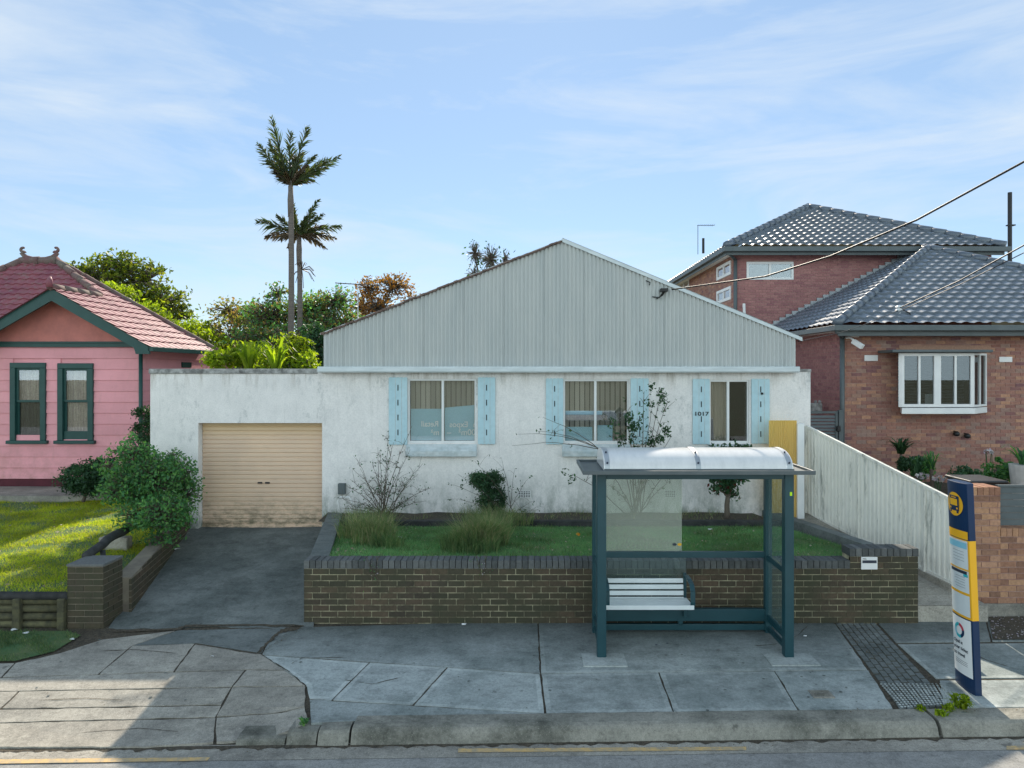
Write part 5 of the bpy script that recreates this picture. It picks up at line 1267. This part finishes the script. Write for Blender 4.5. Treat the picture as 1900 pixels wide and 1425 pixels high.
def palm(label, base, topz, r, fronds, px, Y):
    root = thing('palm_tree', label, 'palm', base, 'tall palms behind the garage'); b = Vector(base)
    pts = [b+Vector((.12*math.sin(t*2.2), 0, (topz-b.z)*t)) for t in [i/14 for i in range(15)]]
    MB().tube(pts, [r*(1.15-.35*i/14) for i in range(15)], 10).build('trunk', 'palmtrunk', root, smooth=True)
    c = pts[-1]; MB().tube([c-Vector((0,0,.9)), c-Vector((0,0,.4)), c+Vector((0,0,.15))], [r*.85,r*1.0,r*.5], 10).build('crownshaft', 'palmtrunk', root, smooth=True)
    for (dx, dz, L, mat, droop) in fronds:
        L *= .93
        dy = random.uniform(-.6, .6); d = Vector((dx, dy, dz)).normalized(); g = MB(); q = []; n = 16
        for i in range(n+1):
            t = i/n; q.append(c+d*L*t+Vector((.12*t*t, 0, -droop*L*t*t*.5)))
        g.tube(q, [.028*(1-.8*i/n)+.004 for i in range(n+1)], 5)
        for i in range(2, n+1):
            t = i/n; p = q[i]; tan = (q[i]-q[i-1]).normalized(); sd = tan.cross(Vector((random.uniform(-.4,.4), 1, .2))).normalized(); up_ = sd.cross(tan)
            ll = L*.27*math.sin(math.pi*min(1, .15+t*.80))**.6
            for s in (-1, 1):
                for m in range(4):
                    if random.random() < .25: continue
                    pp = p-tan*random.uniform(0, L/n)
                    e = (tan*random.uniform(.8, 1.3)+sd*s*random.uniform(.25,.75)+up_*random.uniform(-.35,.35)).normalized()
                    w = e.cross(Vector((random.uniform(-1,1),random.uniform(-1,1),random.uniform(-1,1)))).normalized()*random.uniform(.014,.026)
                    l = ll*random.uniform(.55, 1.2); dr = Vector((0,0,-l*random.uniform(.05,.45))); mid = pp+e*l*.5+dr*.2; tip = pp+e*l+dr
                    g.add([pp-w*.5, pp+w*.5, mid+w, mid-w], [(0,1,2,3)]); g.add([mid-w, mid+w, tip], [(0,1,2)])
        g.build('frond', mat, root, fix=False)
    return root
pf = 'palmleaf'; pd = 'palmdead'
palm('taller of the two palms, its upswept crown high above the garage', (XX(533,20),20,.45), ZZ(345,20), .088,
     [(-.80,.95,1.85,pf,.05),(-.95,.95,1.35,pf,.1),(-.30,1.2,2.05,pf,.0),(-.16,1.2,1.9,pf,.02),(.20,1.2,2.0,pf,.0),(.72,.95,1.55,pf,.08),(1.0,.68,1.75,pf,.12),(.95,.8,1.25,pf,.15),(-.7,.7,1.2,pf,.1),(.05,1.,1.4,pf,.05),(-.45,.9,1.5,pf,.05),(.45,.9,1.3,pf,.1),(-.6,.6,.9,pd,.3),(.7,.6,.9,pd,.3),(-.3,.6,.8,pd,.3),(.3,.7,.9,pd,.3),(.0,.8,1.1,pd,.2),(-.15,1.,1.3,pd,.1),(.5,.5,.8,pd,.5),(-.4,.5,.7,pd,.5),(.15,.5,.7,pd,.6),(-.1,.5,.7,pd,.6),(-.55,1.05,1.7,pf,.03)], 0, 0)
palm('shorter of the two palms, its ragged crown beside the taller trunk', (XX(549,21),21,.45), ZZ(438,21), .085,
     [(-1.1,.55,1.6,pf,.35),(-.8,.75,1.2,pf,.2),(-.2,1.1,1.2,pf,.1),(.35,1.1,1.45,pf,.1),(.75,.8,1.1,pf,.2),(1.1,.35,1.45,pf,.25),(1.,.15,1.2,pd,.5),(-1.,.2,1.2,pd,.5),(.5,.1,.9,pd,.9),(-.4,.1,.9,pd,.9),(.1,.4,.9,pd,.6),(-.6,.5,.9,pd,.4),(.7,.5,.9,pd,.4),(-.8,.0,.8,pd,.8),(.8,.0,.8,pd,.8),(.0,.1,.7,pd,.9),(-.3,.9,1.,pd,.2),(.3,.9,1.,pf,.1),(.2,.7,.8,pf,.3)], 0, 0)
g = MB(); c = P(560,500,21)
for i in range(16): e = Vector((random.uniform(-1,1),random.uniform(-.5,.5),random.uniform(-.6,.5))).normalized(); g.tube([c, c+e*.25, c+e*.4+Vector((0,0,-.2))], .01, 4)
tag(g.build('palm_flower_stalk', 'palmdead', None), 'small pale flower stalk halfway up the shorter palm trunk', 'flower')

# rose and weeds in front of the house
def canes(name, label, base, ends, mat='twig', lf=('leaf_dark', 120, .05), r=.008, twigs=5, cat='shrub', group=None):
    root = thing(name, label, cat, base, group); g = MB(); C = []
    for e in ends:
        e = Vector(e[:3]); b0 = Vector(base)+Vector((random.uniform(-.12,.12), random.uniform(-.05,.05), 0)); m_ = b0.lerp(e, .5)+Vector((0, 0, .12*(e-b0).length))
        pts = []
        for i in range(9): t = i/8; pts.append(b0*(1-t)**2+m_*2*t*(1-t)+e*t*t+Vector((random.uniform(-1,1),random.uniform(-1,1),random.uniform(-1,1)))*.012)
        g.tube(pts, [r*(1-.7*i/8) for i in range(9)], 5)
        for k in range(twigs):
            i = random.randint(3, 7); p = pts[i]; q = p+Vector((random.uniform(-1,1), random.uniform(-.4,.4), random.uniform(-.1,1)))*random.uniform(.1,.3); g.tube([p, p.lerp(q,.5)+Vector((0,0,.02)), q], [r*.4,r*.3,r*.2], 4); C.append(q); C.append(p)
        C.append(pts[-1])
    g.build('cane', mat, root)
    C = np.array([tuple(c) for c in C]); idx = rng.integers(0, len(C), lf[1]); fastmesh('foliage', leaves(C[idx]+rng.normal(size=(lf[1],3))*.035, lf[2], .55), 4, lf[0], root)
    return root
yy = 12.6
canes('rose_bush', 'nearly bare thorny rose bush in front of the garage side of the white wall', (XX(715,yy),yy,.93),
      [P(x, y, yy+random.uniform(-.3,.25)) for x, y in ((722,800),(705,835),(690,860),(655,870),(640,900),(625,925),(745,860),(760,835),(775,880),(800,905),(735,880),(680,905),(668,870),(700,890),(770,925),(650,940),(720,850),(765,790),(785,860),(660,850),(700,830),(750,890),(790,930),(632,945),(675,940),(740,940),(715,900),(650,890),(730,820))], lf=('leaf_dark', 420, .042), twigs=10)
canes('rose_cane', 'single long arching bare cane reaching left from the climbing rose', P(1120,835,yy), [P(1008,775,yy), P(950,828,yy), P(1000,800,yy), P(960,805,yy)], lf=('leaf_dark', 14, .07), twigs=1)
cr = canes('climbing_rose', 'climbing rose with dark leaf clumps beside the middle window behind the shelter', (XX(1178,yy),yy,.93),
      [P(x, y, yy+random.uniform(-.2,.3)) for x, y in ((1195,725),(1225,730),(1240,745),(1175,770),(1160,745),(1230,790),(1245,810),(1150,790),(1140,800),(1210,760),(1200,820),(1220,815),(1170,820),(1060,880),(1115,850),(1250,860),(1130,900),(1245,890))], lf=('leaf_dark', 420, .06), twigs=7, r=.011)
cl = []
for x, y, n in ((1210,722,40),(1222,728,50),(1228,745,50),(1205,750,50),(1190,790,50),(1165,775,110),(1168,795,120),(1130,780,40),(1232,800,60),(1225,815,70),(1175,815,60),(1205,820,80),(1240,795,40),(1150,812,50),(1060,890,30),(1045,877,12),(1100,855,20)):
    cl.append(ell(int(n*.75), P(x+random.uniform(-6,6),y+random.uniform(-6,6),yy-.1), (.085,.07,.11)))
fastmesh('foliage', leaves(np.concatenate(cl), .062, .55), 4, 'leaf_dark', cr)
canes('weedy_stems', 'thin weedy stems with small leaves right of the round topiary', (XX(950,12.4),12.4,.93), [P(x,y,12.4) for x, y in ((955,870),(975,895),(990,930),(930,850),(880,855),(840,900),(835,925),(1000,945),(850,880))], lf=('leaf_dark', 130, .05), twigs=3, r=.006, cat='weed')
tree('topiary_shrub', 'round dark green topiary shrub against the white wall left of the shelter', (XX(910,12.6),12.6,.93), [B(905,893,12.6,.36,.3,.22), B(912,928,12.6,.31,.28,.28), B(915,950,12.6,.25,.2,.18), B(885,888,12.6,.2,.2,.12)], 'leaf_dark', 11000, .038, .03, 60, .09, cat='shrub', fork=.4)
cm_ = tree('camellia', 'small leafy camellia with red flowers seen through the right half of the shelter', (XX(1348,12.5),12.5,.93), [B(1340,885,12.5,.22,.2,.15), B(1365,882,12.5,.22,.2,.15), B(1348,845,12.5,.35,.25,.18), B(1375,840,12.5,.25,.2,.15), B(1330,905,12.5,.12), B(1362,915,12.5,.1), B(1350,900,12.5,.16)], 'leaf_dark', 2300, .085, .055, 40, .12, cat='shrub', fork=.5, mats2=('redleaf', .14))
# tall grass tufts
def tuft(label, spots, mats=('strawblade',)):
    root = thing('grass_tuft', label, 'grass tuft', (spots[0][0], spots[0][1], .88), 'tall grass tufts on the lawn')
    for x, y, r, h, n, mm in spots:
        xy = np.column_stack([np.clip(rng.normal(size=n),-1.8,1.8)*r*.5+x, np.clip(rng.normal(size=n),-1.8,1.8)*r*.35+y]); z = .88
        d = np.column_stack([(xy[:,0]-x)/r, (xy[:,1]-y)/r]); H = h*rng.uniform(.35, 1.05, n)
        p = np.column_stack([xy, np.full(n, z)]); ang = rng.uniform(0, 6.28, n); w = np.column_stack([np.cos(ang), np.sin(ang), np.zeros(n)])*.0035
        off = np.column_stack([d*.35+rng.normal(size=(n,2))*.28, np.zeros(n)])*H[:,None]
        mid = p+off*.35+np.column_stack([np.zeros((n,2)), H*.65]); tip = p+off*1.2+np.column_stack([np.zeros((n,2)), H])
        fastmesh('blades', np.concatenate([np.stack([p-w, p+w, mid+w*.8, mid-w*.8], axis=1), np.stack([mid-w*.8, mid+w*.8, tip+w*.15, tip-w*.15], axis=1)]), 4, mm, root)
    return root
tuft('tall straw and green grass clump on the middle of the lawn behind the garden wall', [(XX(885,10.5),10.5,.30,.50,1500,'strawblade'), (XX(850,10.4),10.4,.26,.36,900,'grasstuft'), (XX(915,10.7),10.7,.22,.52,900,'strawblade'), (XX(880,10.3),10.3,.38,.26,900,'grasstuft')])
tuft('wispy dry grass and weed clump at the left end of the lawn near the driveway', [(XX(695,10.9),10.9,.34,.48,750,'strawblade'), (XX(660,11.3),11.3,.30,.42,450,'strawblade'), (XX(720,10.6),10.6,.25,.24,500,'grasstuft'), (XX(690,11.9),11.9,.4,.4,400,'strawblade')])
tuft('low dry grass fringe under the round topiary shrub', [(XX(905,12.1),12.1,.45,.38,900,'strawblade'), (XX(960,12.2),12.2,.3,.28,350,'strawblade')])
# creeper over wall
for px, lab in ((693,'thin flowering creeper hanging over the brick wall near its left end'), (898,'thin flowering creeper hanging over the brick wall below the tall grass')):
    g = canes('creeper', lab, P(px,1030,9.66), [P(px+random.uniform(-6,12), 1060+random.uniform(0,55), 9.645) for _ in range(4)], lf=('leaf_bush', 40, .022), twigs=2, r=.004, cat='creeper')
    fastmesh('petal', leaves(np.array([tuple(P(px+random.uniform(-4,8), 1045+random.uniform(0,25), 9.63)) for _ in range(9)]), .022, .8), 4, 'petal', g)
# weeds by the kerb
def weed(px, py, h, n, label, mat='leaf_lime'):
    X, Y = G(px, py); z = zf(X, Y); root = thing('weed', label, 'weed', (X, Y, z), 'weeds growing in the pavement joints')
    arch_blades((X,Y,z), n, h, .022, h*.8, 4).build('foliage', mat, root, fix=False)
    fastmesh('leaf', leaves(ell(n*3, (X,Y,z+h*.45), (h*.6,h*.5,h*.4)), .045, .5), 4, mat, root)
weed(1782,1312,.17,40,'tallest bright green weed growing in front of the bus stop pylon'); weed(1745,1327,.07,18,'low green weed in the kerb joint left of the pylon weed'); weed(1706,1316,.05,14,'smallest green weed at the edge of the tactile paving')
weed(1762,1318,.09,14,'medium weed touching the left of the tallest pavement weed'); weed(565,1342,.06,14,'tiny weed where the kerb meets the old driveway crossing', 'leaf_bush')
# neighbour garden
def strap(label, px, py, Y, n, h, s, mat='leaf_dark', w=.05):
    p = P(px, py, Y); r = thing('garden_plant', label, 'plant', (p.x, Y, .92)); arch_blades((p.x, Y, p.z), n, h, w, s).build('foliage', mat, r, fix=False)
    if p.z > 1.1: limb(g := MB(), (p.x,Y,.9), tuple(p), .035, .03, .02); g.build('stem', 'trunk', r)
    return r
strap('tall dracaena with drooping blade leaves under the left of the bay window', 1672, 842, 15.6, 60, .5, .5); strap('blade-leaved clump low in front of the dracaena', 1700, 880, 14.2, 40, .55, .3); strap('spiky green plant right of the white flowers', 1728, 870, 14.2, 40, .5, .3, 'leaf_bush', .03)
for px, py, Y, r, lab, m in ((1705,868,15,.35,'low leafy green plant behind the cream fence','leaf_bush'), (1690,862,15.2,.3,'dark leafy plant at the foot of the dracaena','leaf_dark'), (1845,872,14,.42,'rounded light green succulent bush near the black bin lid','leaf_bush'), (1795,882,13.5,.3,'low dark plant behind the pylon head','leaf_dark')):
    p = P(px,py,Y); tree('garden_plant', lab, (p.x,Y,.92), [(p.x,Y,p.z,r,r*.7,r*.75)], m, 1500, .07, .02, 16, .12, cat='plant')
def flowers(label, px, py, Y, n, r):
    p = P(px,py,Y); q = thing('flower_cluster', label, 'flowers', (p.x,Y,.92)); fastmesh('petal', leaves(ell(n, tuple(p), (r,r*.6,r*.5)), .05, .8), 4, 'petal', q)
    g = MB()
    for k in range(5): g.tube([(p.x+random.uniform(-.1,.1),Y,.92), (p.x+random.uniform(-.08,.08),Y,p.z)], .008, 4)
    g.build('stem', 'leaf_dark', q)
flowers('white orchid spray in front of the brick wall right of the bay window', 1835, 838, 15, 40, .12); flowers('pale pink flower cluster behind the sloping cream fence', 1712, 884, 14, 60, .14); flowers('second pale flower cluster right of the pink one behind the cream fence', 1742, 888, 13.5, 60, .14)
pt = thing('potted_plant', 'spiky plant in a tall pale pot at the right edge above the slat infill', 'plant pot', (XX(1898,13.5),13.5,.92))
MB().lathe((XX(1898,13.5),13.5,.92), [(.14,0),(.2,.45),(.24,.85),(.2,.85)], 16).build('pot', 'terra', pt, smooth=False); arch_blades((XX(1898,13.5),13.5,1.75), 40, .55, .05, .5).build('foliage', 'leaf_bush', pt, fix=False)
bn_ = MB().box(XX(1786,11),XX(1850,11),10.8,11.4,.9,ZZ(888,11)-.05).box(XX(1783,11),XX(1853,11),10.76,11.44,ZZ(888,11)-.05,ZZ(888,11))
tag(bn_.build('garden_bin', 'black', None, bevel=.02), 'black bin lid just showing behind the top of the brick pier', 'bin')

# ================================================================= LITTER, SMALL MARKS
def litter(px, py, w, label, Y=None, mat='white', z=None):
    if Y is None: X, Y = G(px, py); z = zf(X, Y)+.006
    else: X = XX(px, Y)
    n = 7; vs = [(X,Y,z+.018)]; r0 = w/2
    for k in range(n): a = 2*math.pi*k/n; rr = r0*random.uniform(.5, 1.1); vs.append((X+rr*math.cos(a), Y+rr*.7*math.sin(a), z+random.uniform(0, .02)))
    tag(MB().add(vs, [(0, 1+k, 1+(k+1) % n) for k in range(n)]).build('litter', mat, None, fix=False), label, 'litter', 'scraps of pale litter')
litter(861, 1160, .09, 'crumpled white scrap of paper at the foot of the garden wall')
litter(26, 1170, .10, 'upright white scrap by the sleeper wall, left of the pair'); litter(47, 1176, .11, 'flat white scrap by the sleeper wall, right of the pair'); litter(135, 1187, .10, 'grey white scrap on the verge in front of the brick pier')
litter(328, 1014, .14, 'white paper scrap on the driveway near the green bush', 12.05, z=.47); litter(1494, 1182, .06, 'star shaped white scrap right of the shelter post')
litter(393, 1220, .05, 'narrow white scrap on the old concrete crossing'); litter(742, 1003, .09, 'white scrap on the lawn between the two grass clumps', 11.2, z=.88); litter(1318, 983, .1, 'white scrap on the lawn seen through the shelter', 11.9, z=.85)
litter(1332, 1208, .07, 'flattened pale leaf scrap under the shelter canopy', mat='oldcap')
for k, (px, py) in enumerate(((1218,1197),(1238,1194))):
    X, Y = G(px,py); struct(MB().lathe((X,Y,zf(X,Y)+.004), [(.018,0),(.014,.002)], 8).build('gum_spot', 'ink'), 'stuff')
X, Y = G(1524,1288); pc = MB()
fl = tag(MB().box(X-.12, X+.12, Y-.09, Y+.09, zf(X,Y)-.03, zf(X,Y)+.007).build('service_cover', 'concold', None, bevel=.004), 'small rectangular service cover set in the footpath near the kerb', 'cover')
g = MB()
for k in range(4): g.box(X-.09, X+.09, Y-.06+k*.035, Y-.045+k*.035, zf(X,Y)+.0075, zf(X,Y)+.012)
o = g.build('ribs', 'kerbm', fl)
fxy = (XX(1073,11.3), 11.3); fo = thing('orange_flower', 'single small orange flower on the lawn left of the shelter', 'flower', (fxy[0],fxy[1],.86)); fastmesh('petal', leaves(ell(10, (fxy[0],fxy[1],.92), (.035,.03,.02)), .04, .7), 4, 'orange', fo)
vs = []
for _ in range(90):
    X, Y = G(random.uniform(60,1850), random.uniform(1170,1325)); r = random.uniform(.006,.02); z = zf(X,Y)+.005
    vs.append([(X+r*math.cos(a)*random.uniform(.8,1.3), Y+r*math.sin(a), z) for a in [k*math.pi/3 for k in range(6)]])
struct(fastmesh('gum_spot', np.array(vs), 6, 'asph'), 'stuff')
def crack(pts, w=.5): seam(pts, w, 'soil', 'crack', .005)
crack([(190,1208),(250,1206),(320,1212)], .35); crack([(640,1262),(690,1270),(742,1258)], .35); crack([(360,1195),(395,1200),(440,1208),(485,1214)], .9); crack([(540,1232),(560,1222),(640,1220)], .3)
crack([(1505,1155),(1480,1180),(1440,1196),(1400,1199)], .35); crack([(70,1300),(160,1296),(230,1300)], .4); crack([(150,1360),(260,1352),(330,1358)], .35); crack([(1780,1200),(1830,1225),(1880,1240)], .4)
# gravel at right
gp = [G(*p) for p in ((1835,1146),(2300,1140),(2300,1188),(1842,1188))]
struct(MB().add([(x,y,zf(x,y)+.012) for x, y in gp], [(0,1,2,3)]).build('gravel_bed', 'soil'))
pts = scatter(gp, 900); g = []
for x, y in pts: 
    s = random.uniform(.004,.014); z = zf(x,y)+.014
    for k in range(3): g.append([(x+s*math.cos(a), y+s*math.sin(a), z+random.uniform(0, s)) for a in (k*2, k*2+1.6, k*2+3.2, k*2+4.8)])
struct(fastmesh('gravel', np.array(g), 4, 'petal'), 'stuff')
# leaf debris along joints and wall foot
dp = []
for _ in range(700):
    X = random.uniform(-6,7.5); dp.append((X, Yk(X)-abs(random.gauss(0,.07)), -.193))
for (a, b, n, s) in (((575,1160),(1690,1148),500,.05), ((480,1214),(560,1165),160,.05), ((0,1232),(200,1180),150,.1), ((1545,1152),(1625,1225),220,.05), ((1560,1322),(1900,1318),160,.03), ((1000,1200),(1500,1190),60,.5), ((0,1300),(500,1300),90,.5),((1622,1152),(1760,1290),200,.03)):
    for _ in range(n):
        t = random.random(); X, Y = G(a[0]+(b[0]-a[0])*t, a[1]+(b[1]-a[1])*t); X += random.gauss(0, s*.4); Y = min(9.64, Y+random.gauss(0, s)); dp.append((X, Y, zf(X,Y)+.008))
V = leaves(np.array(dp), .016, .6); V[:,:,2] = np.array(dp)[:,2][:,None]+rng.uniform(0,.006,(len(V),4)); struct(fastmesh('leaf_debris', V, 4, 'palmdead'), 'stuff')
dry = []
xy = scatter(lpoly, 1100); xy = xy[rng.random(len(xy)) > patch(xy)*.8]
for x, y in xy: dry.append((x, y, zl(x,y)+.03))
V = leaves(np.array(dry), .06, .5); V[:,:,2] = np.array(dry)[:,2][:,None]+rng.uniform(-.01,.02,(len(V),4)); struct(fastmesh('fallen_leaves', V, 4, 'dryleaf'), 'stuff')

# ================================================================= LIGHT, SKY, CAMERA
SUN_EL, SUN_AZ = 36.0, 2.5      # azimuth from +Y towards +X
el, az = R(SUN_EL), R(SUN_AZ)
sd = Vector((math.cos(el)*math.sin(az), math.cos(el)*math.cos(az), math.sin(el)))
L = bpy.data.lights.new('sun', 'SUN'); L.energy = 5.0; L.angle = R(.5); L.color = (1, .89, .74)
lo = bpy.data.objects.new('sun', L); COL.objects.link(lo); lo.rotation_euler = sd.to_track_quat('Z', 'Y').to_euler(); lo.location = (0,0,40)
W = bpy.data.worlds.new('World'); scene.world = W; W.use_nodes = True; nt = W.node_tree; nt.nodes.clear()
def wn(t, **k):
    o = nt.nodes.new('ShaderNode'+t)
    for a, b in k.items(): setattr(o, a, b)
    return o
out = wn('OutputWorld'); bg = wn('Background'); bg.inputs[1].default_value = .09
sky = wn('TexSky', sky_type='NISHITA', sun_disc=False, sun_elevation=el, sun_rotation=az, altitude=10, air_density=1.0, dust_density=.05, ozone_density=2.6)
tc = wn('TexCoord'); mp = wn('Mapping'); mp.inputs['Scale'].default_value = (1.7, 1.7, 8.5); mp.inputs['Rotation'].default_value = (.05, .30, .4)
nz = wn('TexNoise'); nz.inputs['Scale'].default_value = 1.5; nz.inputs['Detail'].default_value = 9; nz.inputs['Roughness'].default_value = .6; nz.inputs['Distortion'].default_value = .5
nt.links.new(tc.outputs['Generated'], mp.inputs[0]); nt.links.new(mp.outputs[0], nz.inputs['Vector'])
rp = wn('ValToRGB'); rp.color_ramp.elements[0].position = .44; rp.color_ramp.elements[0].color = (0,0,0,1); rp.color_ramp.elements[1].position = .70; rp.color_ramp.elements[1].color = (.7,.7,.7,1)
nt.links.new(nz.outputs['Fac'], rp.inputs[0])
# unseen bright sky added low behind the camera to fill the shaded walls
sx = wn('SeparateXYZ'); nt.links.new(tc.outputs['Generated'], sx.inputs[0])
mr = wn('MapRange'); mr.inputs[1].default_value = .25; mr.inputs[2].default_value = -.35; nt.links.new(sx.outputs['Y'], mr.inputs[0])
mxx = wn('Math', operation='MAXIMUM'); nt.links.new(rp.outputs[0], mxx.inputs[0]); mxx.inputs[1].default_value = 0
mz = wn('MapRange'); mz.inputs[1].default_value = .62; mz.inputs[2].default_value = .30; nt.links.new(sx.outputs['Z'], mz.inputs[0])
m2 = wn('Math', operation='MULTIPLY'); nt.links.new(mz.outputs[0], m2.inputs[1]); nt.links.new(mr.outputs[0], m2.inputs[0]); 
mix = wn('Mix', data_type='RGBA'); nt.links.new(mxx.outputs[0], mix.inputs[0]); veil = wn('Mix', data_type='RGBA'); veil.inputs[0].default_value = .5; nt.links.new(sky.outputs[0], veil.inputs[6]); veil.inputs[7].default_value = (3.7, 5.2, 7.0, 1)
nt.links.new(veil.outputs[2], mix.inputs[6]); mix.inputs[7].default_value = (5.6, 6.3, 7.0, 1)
back_fill = wn('Mix', data_type='RGBA'); nt.links.new(m2.outputs[0], back_fill.inputs[0]); nt.links.new(mix.outputs[2], back_fill.inputs[6]); back_fill.inputs[7].default_value = (12.0, 14.4, 15.2, 1)
nt.links.new(back_fill.outputs[2], bg.inputs[0]); nt.links.new(bg.outputs[0], out.inputs[0])
cam = bpy.data.cameras.new('camera'); cam.lens = 24.0; cam.sensor_width = 36; cam.shift_x = -26/1900; cam.shift_y = -22.5/1900; cam.clip_end = 2000; cam.clip_start = .05
co = bpy.data.objects.new('camera', cam); COL.objects.link(co); co.location = (0, 0, HC); co.rotation_euler = (R(90), 0, 0); scene.camera = co
scene.view_settings.view_transform = 'Standard'; scene.view_settings.look = 'None'; scene.view_settings.exposure = 0.62; scene.view_settings.gamma = 1
scene.render.resolution_x = 1024; scene.render.resolution_y = 768
